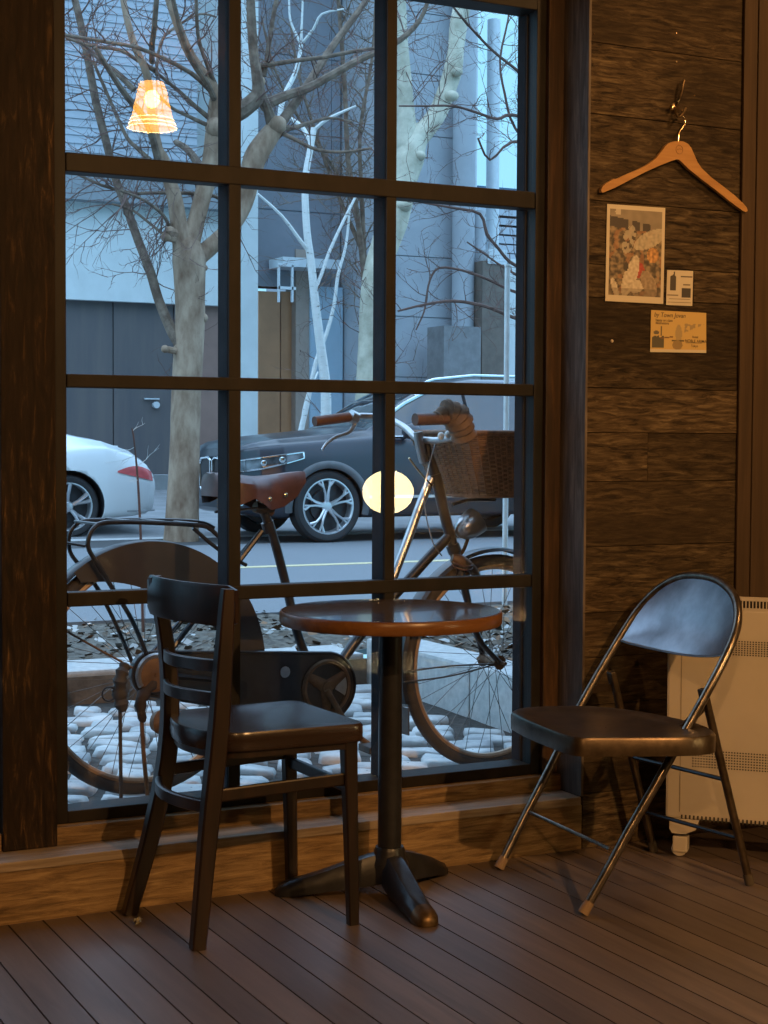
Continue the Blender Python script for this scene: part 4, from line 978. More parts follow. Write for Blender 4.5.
# thin stake with a few dry tendrils in the planting strip
t6 = thing('dry_sapling', aty(142, 600, 7.6), 'thin reddish dry sapling stem rising in front of the white car', 'sapling')
P, R_ = poly([(143, 632, 1.6), (142, 590, 1.5), (141, 545, 1.4), (139, 500, 1.3), (137, 470, 1.1), (134, 440, .9), (132, 428, .7)], 7.6); mb = MB(); mb.tube(P, R_, 6); mb.build('stem', M['twigr'], t6)
mb = MB(); twigs(mb, [(P[10:], R_[10:])], rs, 9, .14, .0022, sub=1); tag(mb.build('twigs', M['birch'], t6, fix=False), kind='stuff')
# ================================================================== BICYCLE
M['blackp'] = simple('black_bike_enamel', (.022, .022, .024), .32, metal=.2, var=.3, scale=20)
M['tyre'] = simple('dusty_tyre', (.045, .038, .033), .75, var=.25, scale=12)
M['rimc'] = simple('tan_rim', (.30, .20, .12), .5, var=.2, scale=16)
M['silver'] = simple('worn_silver', (.42, .42, .42), .28, metal=.9, var=.15, scale=20)
M['spoke'] = simple('dull_spoke', (.12, .11, .10), .4, metal=.7)
M['leather'] = simple('brown_saddle_leather', (.085, .036, .024), .42, var=.3, scale=14, bump=.05)
M['gripl'] = simple('brown_grip', (.10, .045, .026), .55, var=.2, scale=30)
M['wicker'] = simple('brown_wicker', (.15, .072, .034), .65, var=.35, scale=50)
M['dstrap'] = simple('dark_brown_strap', (.028, .018, .013), .8, var=.3, scale=30, bump=.4)
M['cloth'] = simple('brown_cloth_wrap', (.13, .075, .045), .85, var=.25, scale=25, bump=.3)
M['rusty'] = simple('rusty_brown_metal', (.10, .055, .03), .6, metal=.4, col2=(.17, .10, .055), scale=25)
RC = Vector((1.478, 4.405, .527)); FC = Vector((2.715, 4.555, .466))
be = Vector((FC.x-RC.x, FC.y-RC.y, 0)).normalized(); bn = Vector((-be.y, be.x, 0))      # bn points away from the window
UP = Vector((0, 0, 1))
def bp(x, y, off=0): return atp(x, y, RC+bn*off, bn)
bk = thing('bicycle', (RC+FC)/2*1.0-Vector((0, 0, .36)), 'old black step-through bicycle with brown saddle and wicker basket parked outside the window', 'bicycle')
RW = .352
def wheel(c, nm):
    e2 = be
    w_ = MB().tube(circle(c, e2, UP, RW-.040, 64), .010, 8, closed=True, flat=1.3).build(nm, M['rimc'], bk)
    MB().tube(circle(c, e2, UP, RW-.019, 72), .019, 12, closed=True).build('tyre', M['tyre'], w_)
    MB().tube([c-bn*.045, c-bn*.03, c+bn*.03, c+bn*.045], [.024, .016, .016, .024], 14).tube([c-bn*.075, c+bn*.075], .006, 8).build('hub', M['rusty'], w_)
    for k in range(36):
        s_ = 1 if k % 2 else -1; a = 2*pi*k/36; d_ = .35*(1 if (k//2) % 2 else -1)*2.2
        hubp = c+bn*s_*.036+(be*cos(a+d_)+UP*sin(a+d_))*.022; rp = c+(be*cos(a)+UP*sin(a))*(RW-.045)
        MB().tube([hubp, rp], .0011, 4, cap=False).build('spoke', M['spoke'], w_)
    return w_
rw_ = wheel(RC, 'rear_wheel'); fw_ = wheel(FC, 'front_wheel')
def arcplate(c, r, a0, a1, wd, mat, nm, par, n=40, drop=.012):
    rows = []
    for i in range(n+1):
        a = radians(lerp(a0, a1, i/n)); d = be*cos(a)+UP*sin(a); rows.append([c+d*(r-drop)-bn*wd, c+d*(r-drop*.25)-bn*wd*.75, c+d*r, c+d*(r-drop*.25)+bn*wd*.75, c+d*(r-drop)+bn*wd])
    mb = MB(); mb.grid(rows); mb.grid([[p-(p-c).normalized()*.0015 for p in r_] for r_ in rows]); return mb.build(nm, mat, par)
arcplate(RC, .378, 178, -38, .031, M['blackp'], 'rear_fender', bk)
arcplate(FC, .376, 62, 197, .030, M['blackp'], 'front_fender', bk)
# mud flap
q = FC+(be*cos(radians(199))+UP*sin(radians(199)))*.372
MB().prism([q-bn*.03, q+bn*.03, q+bn*.034+Vector((-.002, 0, -.085)), q-bn*.034+Vector((-.002, 0, -.085))], be*.004).build('mud_flap', M['tyre'], bk)
# coat guard: dark crescent over the rear wheel
for off in (-.034,):
    rows = []
    for i in range(31):
        a = radians(lerp(128, -30, i/30)); t = i/30; wdt = .02+.145*sin(pi*min(1, t*1.12+.02))**.8; d = be*cos(a)+UP*sin(a)
        rows.append([RC+d*(.374-wdt*k/4)+bn*off for k in range(5)])
    mb = MB(); mb.grid(rows); mb.grid([[p+bn*.002 for p in r_] for r_ in rows]); mb.build('coat_guard', simple('dark_vinyl', (.022, .018, .017), .5, var=.3), bk)
def T_(nm, pts, r, mat='blackp', off=0, k=5, n=10, par=None):
    P = [bp(p[0], p[1], (p[2] if len(p) > 2 else off)) for p in pts]
    P = smoothpath(P, k) if len(P) > 2 else P
    rr = r if not hasattr(r, '__len__') else rlist(r, k if len(pts) > 2 else 1)
    return MB().tube(P, rr, n).build(nm, M[mat], par or bk)
T_('seat_tube', [(264, 512), (273, 536), (283, 573), (290, 602), (297, 632), (309, 664), (321, 688)], .0145)
T_('down_tube', [(450, 535), (430, 556), (412, 576), (385, 606), (352, 646), (326, 688)], .0165)
T_('top_tube', [(432, 478), (427, 488), (419, 508), (409, 536), (399, 562), (388, 590), (374, 616), (362, 630)], .0145, 'silver')
T_('steering_column', [(424, 438), (430, 458), (437, 482), (446, 520), (454, 550), (458, 562)], [.012, .014, .018, .018, .018, .019])
T_('head_lug', [(434, 474), (436, 482)], .022); T_('head_lug', [(452, 544), (455, 552)], .023)
hub_f = FC
for o_ in (-.045, .045):
    a = bp(458, 560, o_*.5); b_ = FC+bn*o_; m1 = bp(467, 598, o_)
    MB().tube(smoothpath([a, m1, bp(478, 637, o_), b_], 5), [.013]*6+[.011]*5+[.009]*5, 10).build('fork_blade', M['blackp'], bk)
for o_ in (-.05, .05):
    MB().tube([bp(262, 531, o_*.4), RC+bn*o_], .0085, 8).build('seat_stay', M['blackp'], bk)
    MB().tube([bp(322, 690, o_*.6), RC+bn*o_], .010, 8).build('chain_stay', M['blackp'], bk)
T_('seat_post', [(259, 497), (265, 514)], .0115, 'silver')
# chain case and chainring
bb_ = bp(326, 687, -.05)
def ang(c, r, a): return c+(be*cos(radians(a))+UP*sin(radians(a)))*r
rb = RC-bn*.05
out = [ang(bb_, .104, a) for a in range(-100, 91, 10)] + [ang(rb, .062, a) for a in range(90, 261, 15)]
mb = MB(); mb.prism(out, bn*.03)
cs = mb.build('chain_case', M['blackp'], bk)
MB().tube(out, .005, 6, closed=True).build('case_rim', M['blackp'], cs)
c0 = bb_-bn*.004
mb = MB(); mb.tube(circle(c0, be, UP, .078, 40), .008, 6, closed=True)
for k in range(3):
    a = 30+120*k; mb.tube([ang(c0, .01, a), ang(c0, .078, a)], [.02, .012], 8, flat=.4)
mb.lathe([(0, .012), (.018, .01), (.02, 0), (.02, -.01)], Matrix.Translation(c0) @ zalign(-bn), 16); mb.build('chainring', M['rusty'], bk)
MB().prism([ang(c0, .03, 15)+be*.01+bn*.0, ang(c0, .072, 28), ang(c0, .082, 5), ang(c0, .072, -25), ang(c0, .03, -15)], -bn*.002).build('case_window', M['silver'], cs)
MB().prism(circle(bp(285, 672, -.053), be, UP, .017, 14), -bn*.002).build('case_hole_light', M['silver'], cs)  # pale disc painting the light seen through a hole in the case
T_('crank', [(327, 690, -.07), (350, 728, -.075), (371, 746, -.075)], .009, 'rusty')
mb = MB(); pd = bp(374, 748, -.12)
mb.box(-.035, .035, -.04, .04, -.011, .011, Matrix.Translation(pd), bev=.004); mb.build('pedal', M['tyre'], bk)
MB().tube([bp(326, 687, .05), ang(bp(326, 687, .06), .17, 128)], .008, 8).build('crank', M['rusty'], bk)
# rear rack
for o_, pts in ((-.06, [(133, 622), (111, 586), (95, 560), (88.5, 548), (89, 537), (94, 528), (103, 523), (125, 522), (160, 523), (200, 525.5), (210, 529), (218, 536), (232, 548)]), (.10, [(113, 618), (92, 580), (73, 557), (69, 545), (70, 533), (76, 525), (84, 521), (104, 520), (150, 520), (198, 522), (214, 528)])):
    P = smoothpath([RC+bn*(o_*.8)+UP*.01]+[bp(a, b, o_) for a, b in pts], 5); MB().tube(P, .0062 if o_ > 0 else .0068, 8).build('rack_tube', M['blackp'], bk)
for x_, y_ in ((98, 524), (130, 521), (165, 522), (198, 524)): MB().tube([bp(x_, y_, -.06), bp(x_, y_, -.06)+bn*.16], .004, 6).build('rack_rung', M['blackp'], bk)
T_('rack_brace', [(193, 528, -.06), (218, 549, -.05), (246, 565, -.03)], .006)
T_('rack_brace', [(67, 543, -.02), (85, 546, -.06)], .004)
T_('fender_stay', [(66, 631, -.04), (100, 650, -.045), (144, 674, -.05)], .0032, 'rusty'); 
for y_ in (672, 682): T_('fender_stay', [(404, y_, -.03), (450, y_-6, -.04), (497, 664, -.05)], .0028, 'spoke')
# hub drum brake, hanging straps and two-leg stand at the rear wheel
c_ = RC-bn*.06
MB().lathe([(0, .012), (.03, .012), (.05, .008), (.055, 0), (.055, -.02)], Matrix.Translation(c_) @ zalign(-bn), 20).build('drum_brake', M['rusty'], bk)
mb = MB(); mb.tube(circle(c_-bn*.004, be, UP, .052, 30, radians(70), radians(215)), .009, 6, cap=True); tag(mb.build('brake_ring', M['silver'], bk), 'pale ring on the rear hub')
mb = MB(); mb.tube(smoothpath([bp(126, 664, -.07), bp(121, 676, -.08), bp(120, 694, -.07), bp(123, 712, -.075)], 4), [.010, .018, .013, .020, .015, .022, .016, .020, .024, .017, .022, .014, .008], 10); mb.build('strap_bundle', M['tyre'], bk)
mb = MB(); mb.tube(smoothpath([c_-UP*.02, bp(141, 700, -.07), bp(143, 722, -.07)], 4), [.012, .018, .013, .02, .015, .018, .012, .013, .008], 10); mb.build('strap_bundle', M['dstrap'], bk)
g0 = bp(121, 784, -.07); g0.z = gz(g0.x, g0.y)+.006
MB().tube([bp(120, 700, -.07), g0], .0055, 8).build('stand_leg', M['tyre'], bk)
g0 = bp(148, 792, -.07); g0.z = gz(g0.x, g0.y)+.006
MB().tube(smoothpath([bp(141, 700, -.07), bp(143, 745, -.07), g0], 4), .0065, 8).build('stand_leg', M['rusty'], bk)
MB().tube([bp(112, 690, -.07)]+[q for q in circle(bp(109, 694, -.07), be, UP, .02, 14)], .0028, 6).build('cable_loop', M['blackp'], bk)
mb = MB(); mb.lathe([(0, .02), (.026, .018), (.034, 0), (.026, -.018), (0, -.02)], Matrix.Translation(bp(160, 722, -.06)) @ zalign(be*.6-bn), 16); mb.build('bell_cup', M['rusty'], bk)
# saddle
sd0 = bp(210, 487, 0); sd1 = bp(303, 483, 0)
st_ = [(0, .055, .018, .055), (.06, .085, .032, .078), (.16, .10, .042, .075), (.3, .098, .040, .052), (.42, .078, .032, .062), (.55, .056, .026, .085), (.72, .040, .024, .082), (.88, .032, .022, .058), (1, .018, .012, .018)]
rows = []
for t, hw_, up_, dn in [tuple(lerp(a, b, k/3) for a, b in zip(st_[i], st_[i+1])) for i in range(len(st_)-1) for k in range(3)]+[st_[-1]]:
    c = sd0.lerp(sd1, t)+UP*(.012+.016*cos(pi*t)**2*(.6 if t > .5 else 1)); row = []
    for u, v in ((-1.0, -dn), (-1.03, -dn*.55), (-1, -.012), (-.8, .004), (-.45, .014), (0, .010), (.45, .014), (.8, .004), (1, -.012), (1.03, -dn*.55), (1.0, -dn)):
        row.append(c+bn*u*hw_+UP*(v))
    rows.append(row)
mb = MB(); mb.grid(rows); mb.add(rows[0], [tuple(range(11))]); mb.add(rows[-1], [tuple(range(11))])
sdl = mb.build('saddle', M['leather'], bk)
for i, x_ in enumerate((250, 268, 284)):
    MB().lathe([(0, .003), (.005, .002), (.007, 0)], Matrix.Translation(bp(x_, (497, 499, 495)[i], -.068+.02*i*.6)-bn*.012) @ zalign(-bn), 10).build('rivet', M['chrome'], sdl)
for o_ in (-.045, .045):
    P = []
    c = bp(222, 505, o_)
    for k in range(40): a = k*.9; P.append(c+Vector((.013*cos(a), .013*sin(a), -.02+.0012*k)))
    MB().tube(P, .003, 5).build('saddle_spring', M['rusty'], sdl)
    MB().tube([bp(215, 512, o_), bp(262, 508, o_*.7), bp(292, 500, o_*.3)], .004, 6).build('saddle_rail', M['blackp'], sdl)
T_('seat_clamp', [(255, 507), (272, 511)], .017, 'rusty'); T_('seat_lug', [(267, 522), (270, 532)], .02)
# handlebar, grips, lever, lamp
MB().tube(smoothpath([bp(347, 417, .24), bp(362, 416, .26), bp(385, 418, .24), bp(404, 427, .12), bp(417, 439, .03), bp(424, 440, 0)], 6), .011, 10).build('handlebar', M['silver'], bk)
MB().tube(smoothpath([bp(424, 440, 0), bp(440, 440, -.10), bp(462, 434, -.22), bp(458, 424, -.26), bp(445, 419, -.27)], 6), .011, 10).build('handlebar', M['silver'], bk)
T_('grip', [(314.5, 421.5, .24), (349, 417, .24)], .0165, 'gripl', n=14)
T_('grip', [(415, 419.5, -.27), (447, 418.5, -.27)], .0185, 'gripl', n=14)
T_('lever_clamp', [(350, 416, .245), (356, 419, .245)], .023, 'silver', n=12)
T_('brake_lever', [(355, 424, .24), (349, 432, .23), (336, 437, .22), (327, 443, .215), (322, 450, .21)], [.008, .0065, .006, .0055, .004], 'silver')
T_('stem', [(418, 432), (420, 446), (424, 462)], .015, 'silver')
mb = MB(); rs = random.Random(4)
P = smoothpath([bp(437, 418, -.27), bp(446, 411, -.27), bp(455, 415, -.27), bp(461, 427, -.26), bp(465, 440, -.25)], 6)
mb.tube(P, [(.020, .034, .042, .038, .024)[min(4, i//6)]*(1+.12*sin(i*2.1)) for i in range(len(P))], 12); mb.build('cloth_wrap', M['cloth'], bk)
for x_, y_ in ((441, 436), (448, 434.5)): MB().lathe([(0, .012)]+[(.011*sin(a*pi/6), .012*cos(a*pi/6)) for a in range(1, 6)]+[(0, -.012)], Matrix.Translation(bp(x_, y_, -.20)), 12).build('bar_light', simple('pale_oval', (.6, .6, .56), .3), bk)  # two pale ovals standing in for the lights by the handlebar
lc = bp(469, 526, -.02); ld = (be*.85+UP*.5).normalized()
mb = MB(); mb.lathe([(.0, -.052), (.014, -.05), (.03, -.035), (.041, -.01), (.045, .02), (.046, .034), (.042, .036), (.0, .044)], Matrix.Translation(lc) @ zalign(ld), 24); mb.build('headlamp', M['silver'], bk)
T_('lamp_bracket', [(468, 538, -.02), (464, 549, -.01), (459, 556, 0)], .006, 'rusty')
mb = MB(); mb.tube(smoothpath([bp(452, 558, -.02), bp(462, 562, -.03), bp(473, 570, -.03), bp(478, 582, -.02)], 4), [.014, .016, .018, .02, .02, .02, .018, .016, .016, .014, .013, .012, .01], 10); mb.build('brake_cluster', M['rusty'], bk)
for dz in (0, .012): MB().tube(circle(bp(462, 562+dz*300, -.03), be, (bn*.8+UP*.3).normalized(), .034, 20), .0028, 5, closed=True).build('cord_binding', M['gripl'], bk)
T_('brake_cable', [(436, 440, -.02), (428, 470, -.05), (424, 500, -.06), (432, 540, -.05), (442, 556, -.03)], .0022, 'silver', n=5)
T_('brake_cable', [(409, 458, -.03), (418, 470, -.03), (432, 486, -.03)], .0032, 'chrome', n=5)
# wicker basket
a0 = (bp(428, 447, .17)-RC).dot(be); 
zt0 = bp(471, 434, -.19).z; zb_ = bp(482, 497, -.16).z; atop = (bp(471, 434, -.19)-RC).dot(be); abot = (bp(484, 497, -.15)-RC).dot(be)
print('basket', a0, zt0, zb_, atop, abot)
bs = MB(); rings_ = 15; nn = 44
def brim(t, s=1.0):
    """t 0 bottom .. 1 top: rounded rectangle ring"""
    aL = lerp(abot, atop, t); aR = aL+lerp(.24, .31, t); hw_ = lerp(.145, .195, t); z = lerp(zb_, zt0, t); pts = []
    ca, hx_ = (aL+aR)/2, (aR-aL)/2
    for j in range(nn):
        a = 2*pi*j/nn; q = 1/((abs(cos(a))**5+abs(sin(a))**5)**.2)
        pts.append(RC+be*(ca+hx_*q*cos(a)*s)+bn*(hw_*q*sin(a)*s)+UP*(z-RC.z))
    return pts
bskt = MB()
for i in range(rings_*2):
    t = i/(rings_*2-1); p = brim(t); c = sum(p, Vector())/nn
    p = [q+(q-c).normalized()*(.0035*(1 if (j+i) % 2 else -1)) for j, q in enumerate(p)]
    bskt.tube(p, .0036, 4, closed=True)
for j in range(0, nn, 1):
    bskt.tube([brim(0)[j], brim(1)[j]], .0028, 4, cap=False)
rim0 = brim(1.02); bskt.tube(rim0, .009, 8, closed=True); bskt.tube(brim(0), .006, 6, closed=True)
bb0 = brim(0.01, .98); bskt.add(bb0, [tuple(range(nn))])
bko = bskt.build('wicker_basket', M['wicker'], bk, fix=False)
lin = MB(); lin.grid([brim(t/6, .955) for t in range(7)], closed_u=True); lin.build('basket_lining', simple('dark_wicker_inside', (.06, .035, .022), .85, var=.3, scale=40), bko, fix=False)
T_('basket_bracket', [(452, 505, 0), (470, 500, 0), (495, 500, 0)], .006)
# ================================================================== CARS
M['tyrec'] = simple('car_tyre', (.018, .018, .019), .7)
M['alloy'] = simple('silver_alloy', (.60, .62, .64), .28, metal=.8, var=.05)
M['alloyd'] = simple('dark_alloy_gap', (.02, .022, .025), .4)
M['cglass'] = simple('dark_car_glass', (.02, .025, .03), .04, spec=1.0)
M['trimb'] = simple('black_trim', (.02, .02, .022), .5)
M['chromec'] = simple('bright_chrome', (.75, .78, .8), .12, metal=1, var=.03)
def paint(name, col, rough=.25, metal=0):
    m, nt, p = principled(name)
    p.inputs['Base Color'].default_value = (*col, 1); p.inputs['Roughness'].default_value = rough; p.inputs['Metallic'].default_value = metal
    p.inputs['Coat Weight'].default_value = .6; p.inputs['Coat Roughness'].default_value = .2
    n = N(nt, 'ShaderNodeTexNoise'); n.inputs['Scale'].default_value = 900; b = N(nt, 'ShaderNodeBump'); b.inputs['Strength'].default_value = .02
    nt.links.new(n.outputs['Fac'], b.inputs['Height']); nt.links.new(b.outputs[0], p.inputs['Normal']); return m
def interp(st, s):
    if s <= st[0][0]: return st[0][1:]
    for a, b in zip(st, st[1:]):
        if s <= b[0]:
            t = (s-a[0])/(b[0]-a[0]); return tuple(lerp(x, y, t) for x, y in zip(a[1:], b[1:]))
    return st[-1][1:]
def section(st, s):
    w_, bot, mid, belt, top, tw = interp(st, s)
    g = max(0, top-belt)
    return [(0, bot), (w_*.86, bot), (w_*.955, bot+.05), (w_*.985, lerp(bot, mid, .45)), (w_, mid), (w_*.985, lerp(mid, belt, .55)), (w_*.955, belt-.025), (lerp(w_*.955, tw, .10), belt+.012),
            (lerp(w_*.955, tw, .82), belt+g*.74), (tw, belt+g*.90), (tw*.86, top-.008*1), (tw*.5, top+.012), (0, top+.018)]
def fine(S):
    out = []
    for i in range(len(S)-1):
        a, b, c, d = S[max(i-1, 0)], S[i], S[i+1], S[min(i+2, len(S)-1)]
        out += [b]
        for t in (1/3, 2/3):
            q = [lerp(b[k], c[k], t) if i < 1 else .5*((2*b[k])+(c[k]-a[k])*t+(2*a[k]-5*b[k]+4*c[k]-d[k])*t*t+(3*b[k]-a[k]-3*c[k]+d[k])*t**3) for k in (0, 1)]
            out.append((max(0, lerp(q[0], lerp(b[0], c[0], t), .5)), lerp(q[1], lerp(b[1], c[1], t), .5)))
    return out+[S[-1]]
def side_w(st, s, z):
    S = section(st, s)
    for a, b in zip(S[2:], S[3:]):
        if a[1] <= z <= b[1]: return lerp(a[0], b[0], (z-a[1])/(b[1]-a[1]+1e-9))
    return S[4][0]
def car(name, st, L, x0, ynear, W, zg, wheels, wr, mat, label, glass_rng, arch=1.12, spoke='y'):
    yc = ynear+W/2; O = Vector((x0+L/2, yc, zg))
    t = thing(name, O, label, 'car')
    def PT(s, w_, z, side=-1): return Vector((x0+s, yc+side*w_, zg+z))
    ss = sorted(set([q[0] for q in st]+[L*i/110 for i in range(111)]))
    rows = []
    for s in ss:
        S = fine(section(st, s)); rows.append([PT(s, w_, z, -1) for w_, z in S]+[PT(s, w_, z, 1) for w_, z in reversed(S[1:-1])])
    mb = MB(); n = len(rows[0]); vs = [p for r_ in rows for p in r_]; mb.v = [tuple(v) for v in vs]
    for i in range(len(rows)-1):
        for j in range(n):
            s = (ss[i]+ss[i+1])/2; k = (j if j < 36 else 71-j)//3
            isg = False
            if k in (7, 8) and glass_rng[1] < s < glass_rng[2]: isg = True
            if k in (9, 10, 11) and (glass_rng[0] < s < glass_rng[3] or glass_rng[4] < s < glass_rng[5]): isg = True
            mb.f.append([i*n+j, i*n+(j+1) % n, (i+1)*n+(j+1) % n, (i+1)*n+j]); mb.sm.append(True); mb.rnd.append(0); mb.mi.append(1 if isg else 0)
    for r_, b in ((rows[0], 0), (rows[-1], (len(rows)-1)*n)):
        mb.f.append([b+j for j in range(n)]); mb.sm.append(True); mb.rnd.append(0); mb.mi.append(0)
    body = mb.build('body', [mat, M['cglass'], M['trimb']], t)
    # wheel wells
    cut = MB()
    for s in wheels:
        for sd in (-1, 1):
            c = PT(s, W/2-.14, wr*1.0, sd); cut.lathe([(0, -.19), (wr*arch, -.19), (wr*arch, .3), (0, .3)], Matrix.Translation(c) @ zalign((0, sd, 0)), 40, smooth=True)
    co = cut.build('cut', M['trimb']); co.location = co.location
    md = body.modifiers.new('b', 'BOOLEAN'); md.object = co; md.operation = 'DIFFERENCE'; md.solver = 'EXACT'
    bpy.context.view_layer.update()
    dg = bpy.context.evaluated_depsgraph_get(); me2 = bpy.data.meshes.new_from_object(body.evaluated_get(dg)); body.modifiers.clear(); body.data = me2
    while len(me2.materials) < 3: me2.materials.append(M['trimb'])
    bpy.data.objects.remove(co)
    for s in wheels:
        for sd in (-1, 1):
            c = PT(s, W/2-.13, wr, sd); Mx = Matrix.Translation(c) @ zalign((0, sd, 0))
            prof = [(wr*.74, -.10), (wr*.93, -.11), (wr, -.085), (wr, .085), (wr*.93, .112), (wr*.80, .112), (wr*.755, .10)]
            wo = MB().lathe(prof, Mx, 48).build('wheel', M['tyrec'], t)
            rim_ = MB(); rim_.lathe([(wr*.76, .10), (wr*.775, .107), (wr*.74, .108), (wr*.70, .09), (wr*.70, -.09)], Mx, 48)
            rx = wr*.74; R1 = Mx.to_3x3()
            def RP(r, a, h): return Mx @ Vector((r*cos(a), r*sin(a), h))
            for k in range(5):
                a = 2*pi*k/5+pi/2+.1
                if spoke == 'y':
                    for sg in (-1, 1):
                        rim_.tube([RP(.03, a+sg*.25, .07), RP(rx*.52, a+sg*.13, .095), RP(rx*.75, a+sg*.17, .10), RP(rx*.99, a+sg*.33, .10)], [.020, .014, .014, .018], 6)
                        rim_.tube([RP(rx*.73, a+sg*.16, .10), RP(rx*.99, a+sg*.16, .10)], [.011, .011], 6)
                else:
                    for sg in (-1, 1): rim_.tube([RP(.03, a, .06), RP(rx*.5, a+sg*.10, .09), RP(rx*.99, a+sg*.17, .095)], [.022, .017, .024], 6)
            rim_.lathe([(0, .095), (.045, .09), (.06, .07), (.05, .04)], Mx, 20)
            rim_.build('rim', M['alloy'], wo)
            MB().lathe([(0, .0), (rx*.98, .0)], Mx, 32).lathe([(0, .03), (rx*.62, .03), (rx*.62, .0)], Mx, 32).build('brake_disc', M['alloyd'], wo)
    return t, body, PT, yc
def patch(PT, st, s0, s1, zf0, zf1, n=12, m_=5, off=.008, side=-1):
    rows = []
    for i in range(n+1):
        s = lerp(s0, s1, i/n); row = []
        for j in range(m_+1):
            z = lerp(zf0(i/n), zf1(i/n), j/m_); row.append(PT(s, side_w(st, s, z)+off, z, side))
        rows.append(row)
    mb = MB(); mb.grid(rows); mb.grid([[p+Vector((0, -side*.012, 0)) for p in r_] for r_ in rows]); return mb, rows
# --- dark SUV: s, half width, bottom, mid, belt, top, top half width
SUV = [(0, .62, .34, .60, .90, .95, .50), (.05, .75, .30, .60, .945, 1.0, .58), (.16, .87, .27, .62, .975, 1.04, .66), (.38, .96, .25, .64, 1.0, 1.08, .72), (.9, 1.0, .25, .66, 1.04, 1.13, .76), (1.40, 1.0, .25, .66, 1.075, 1.18, .78),
       (1.55, 1.0, .25, .66, 1.085, 1.27, .74), (1.9, 1.0, .25, .66, 1.09, 1.50, .68), (2.25, 1.0, .25, .66, 1.10, 1.68, .65), (2.8, 1.0, .25, .66, 1.105, 1.745, .64), (3.6, 1.0, .25, .66, 1.12, 1.74, .63), (4.25, .99, .27, .68, 1.14, 1.67, .60),
       (4.6, .97, .30, .7, 1.14, 1.45, .62), (4.8, .93, .34, .72, 1.08, 1.15, .66), (4.92, .85, .38, .7, 1.0, 1.05, .66)]
navy = paint('dark_blue_black_paint', (.016, .021, .032), .3, .15)
sx0 = 6.21; sy = 15.18
suv, sb, PT, yc = car('suv_car', SUV, 4.92, sx0, sy, 2.0, RZ, (.875, 3.85), .375, navy, 'dark blue-black sport utility car parked facing left across the street', (1.42, 1.62, 4.45, 2.3, 4.3, 4.7))
chrome = M['chromec']
# headlamp
rows_ = None
mb, rr = patch(PT, SUV, .012, .60, lambda t: lerp(.735, .875, t**1.2), lambda t: lerp(.845, .935, t**.8), n=20, off=.008); hl = mb.build('headlamp', simple('headlamp_lens', (.05, .055, .06), .1, metal=.3, col2=(.22, .23, .25), scale=6), suv)
edge_ = [r_[0] for r_ in rr]+rr[-1][1:]+[r_[-1] for r_ in reversed(rr[:-1])]
MB().tube([p+Vector((0, -.004, 0)) for p in edge_], .010, 6, closed=True).build('lamp_edge', M['chromec'], hl)
mb = MB(); 
for q in (.3, .62):
    i = int(q*20); c = (rr[i][2]+rr[i][3])/2; mb.lathe([(0, .03), (.03, .02), (.036, 0)], Matrix.Translation(c+Vector((0, -.006, 0))) @ zalign((-.4, -1, 0)), 16)
mb.build('projector', M['chromec'], hl)
# front grille: two chrome kidneys, lower intake
for sd in (-1, 1):
    q = [PT(-.02, a*1.0, z, sd) for a, z in ((.03, .50), (.03, .84), (.10, .87), (.30, .86), (.36, .80), (.33, .55), (.26, .50))]
    MB().prism(q, (-.015, 0, 0)).build('grille', M['trimb'], suv); MB().tube([p+Vector((-.02, 0, 0)) for p in q], .016, 6, closed=True).build('grille_ring', chrome, suv)
MB().tube([PT(.02, a, .40, 1) for a in (-.7, .7)], .02, 6).build('intake_trim', M['chromec'], suv)
# cladding: arches, sill, shadow line, silver sill strip
for s in (.875, 3.85):
    pts = [PT(s+.435*cos(a), side_w(SUV, s+.435*cos(a), max(.3, .375+.435*sin(a)))+.008, .375+.435*sin(a)) for a in [radians(k) for k in range(-12, 193, 8)]]
    MB().tube(pts, .040, 8, flat=.5).build('arch_cladding', simple('grey_cladding', (.10, .105, .11), .5) if 'grey_cladding' not in bpy.data.materials else bpy.data.materials['grey_cladding'], suv)
mb, _ = patch(PT, SUV, 1.32, 3.40, lambda t: .30, lambda t: .42, off=.012); mb.build('sill_cladding', M['trimb'], suv)
mb, _ = patch(PT, SUV, 1.34, 3.40, lambda t: .455, lambda t: .485, off=.016); mb.build('sill_strip', M['chromec'], suv)
mb, _ = patch(PT, SUV, .02, .42, lambda t: .40, lambda t: .43, off=.01); mb.build('bumper_strip', M['chromec'], suv)
mb, _ = patch(PT, SUV, .03, .40, lambda t: .44, lambda t: .60, off=.004); mb.build('side_intake', M['trimb'], suv)
# window chrome and roof rails, door seams, handles, mirror
def beltp(s, o=.01, dz=.0): S = section(SUV, s); return PT(s, S[7][0]+o, S[7][1]+dz)
def railp(s, o=.012): S = section(SUV, s); return PT(s, S[9][0]+o, S[9][1])
MB().tube([beltp(1.6+.1*i) for i in range(29)], .011, 6).build('window_strip', chrome, suv)
MB().tube([railp(1.5+.1*i) for i in range(30)], .020, 6).build('roof_glint', chrome, suv)  # bright strip standing in for the reflection along pillar and roof edge
mb = MB()
for i in range(23): pass
MB().tube([railp(2.2+.1*i, -.02)+Vector((0, 0, .10)) for i in range(22)], .016, 6).tube([railp(2.2, -.02)+Vector((0, 0, .10)), railp(2.05, -.02)+Vector((0, 0, .02))], .014, 6).build('roof_rail', chrome, suv)
for s in (2.62, 3.62):
    a = section(SUV, s); MB().tube([PT(s, a[7][0]+.006, a[7][1]), PT(s, a[8][0]+.006, a[8][1]), PT(s, a[9][0]+.006, a[9][1])], .03, 6, flat=.3).build('window_pillar', M['trimb'], suv)
for s in (1.45, 2.60, 3.42): MB().tube([PT(s, side_w(SUV, s, z)+.002, z) for z in [.32+.09*k for k in range(9)]], .005, 4).build('door_seam', M['trimb'], suv)
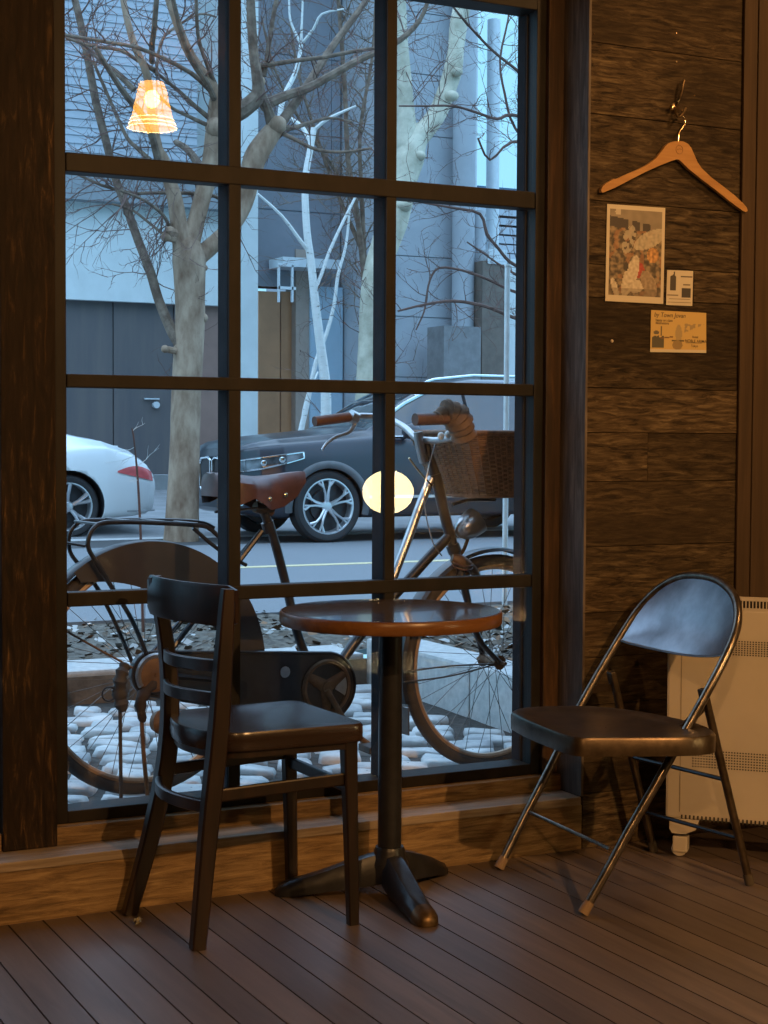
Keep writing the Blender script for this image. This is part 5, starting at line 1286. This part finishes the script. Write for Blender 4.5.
for s in (2.42, 3.28): MB().tube([PT(s-.09, side_w(SUV, s, .93)+.03, .93), PT(s+.09, side_w(SUV, s, .93)+.03, .935)], .014, 6).build('door_handle', navy, suv)
mb = MB(); c = PT(1.78, 1.10, 1.16); mb.lathe([(0, .11), (.06, .09), (.085, .03), (.085, -.04), (.06, -.07), (0, -.075)], Matrix.Translation(c) @ zalign((-1, 0, .1)), 16).tube([c+Vector((.02, .0, -.02)), PT(1.75, .93, 1.08)], .02, 6); mb.build('wing_mirror', navy, suv)
mb, _ = patch(PT, SUV, 4.55, 4.88, lambda t: .90, lambda t: 1.02, off=.006); mb.build('tail_lamp', simple('red_lamp', (.4, .02, .02), .2), suv)
# --- white sports coupe
CP_ = [(0, .60, .22, .42, .56, .60, .40), (.1, .78, .19, .45, .64, .68, .5), (.4, .88, .17, .50, .74, .80, .55), (.9, .91, .16, .52, .80, .86, .56), (1.35, .90, .16, .53, .84, .93, .60), (1.7, .90, .16, .53, .86, 1.12, .56), (2.05, .89, .16, .53, .87, 1.25, .52),
       (2.45, .89, .16, .54, .88, 1.30, .50), (2.9, .90, .16, .56, .90, 1.26, .50), (3.3, .93, .17, .58, .93, 1.17, .54), (3.7, .94, .18, .60, .96, 1.075, .62), (3.88, .94, .20, .60, .955, 1.045, .64), (4.2, .91, .22, .60, .86, .94, .62), (4.36, .84, .24, .60, .76, .83, .60), (4.46, .74, .28, .58, .66, .70, .55), (4.5, .66, .36, .56, .60, .62, .5)]
white = paint('white_paint', (.72, .76, .76), .25)
wy = 16.9
cx1 = aty(153, 480, wy+.35).x
wc, wb, PT2, yc2 = car('sports_car', CP_, 4.5, cx1-4.5, wy, 1.86, RZ, (.95, 3.45), .335, white, 'white sports coupe parked facing left, its rounded rear with red lamp at window left', (1.38, 1.55, 3.1, 2.05, 2.75, 3.5), arch=1.16, spoke='5')
mb, rr = patch(PT2, CP_, 3.98, 4.43, lambda t: lerp(.70, .60, t), lambda t: lerp(.715, .70, t)+.06*sin(pi*t), off=.012, n=14)
tag(mb.build('tail_lamp', simple('red_tail_lamp', (.62, .12, .12), .2), wc), 'red tail lamp')
mb, _ = patch(PT2, CP_, 4.1, 4.47, lambda t: .27, lambda t: .285, off=.006); mb.build('bumper_seam', simple('seam_grey', (.3, .32, .33), .5), wc)
for s in (2.0, 3.0): MB().tube([PT2(s, side_w(CP_, s, z)+.002, z) for z in [.24+.08*k for k in range(8)]], .005, 4).build('door_seam', M['trimb'], wc)
mb = MB(); S0 = section(CP_, 4.1)
mb.tube([PT2(4.08, a, .975, 1) for a in (-.6, -.3, 0, .3, .6)], .012, 6); mb.build('spoiler_edge', white, wc)
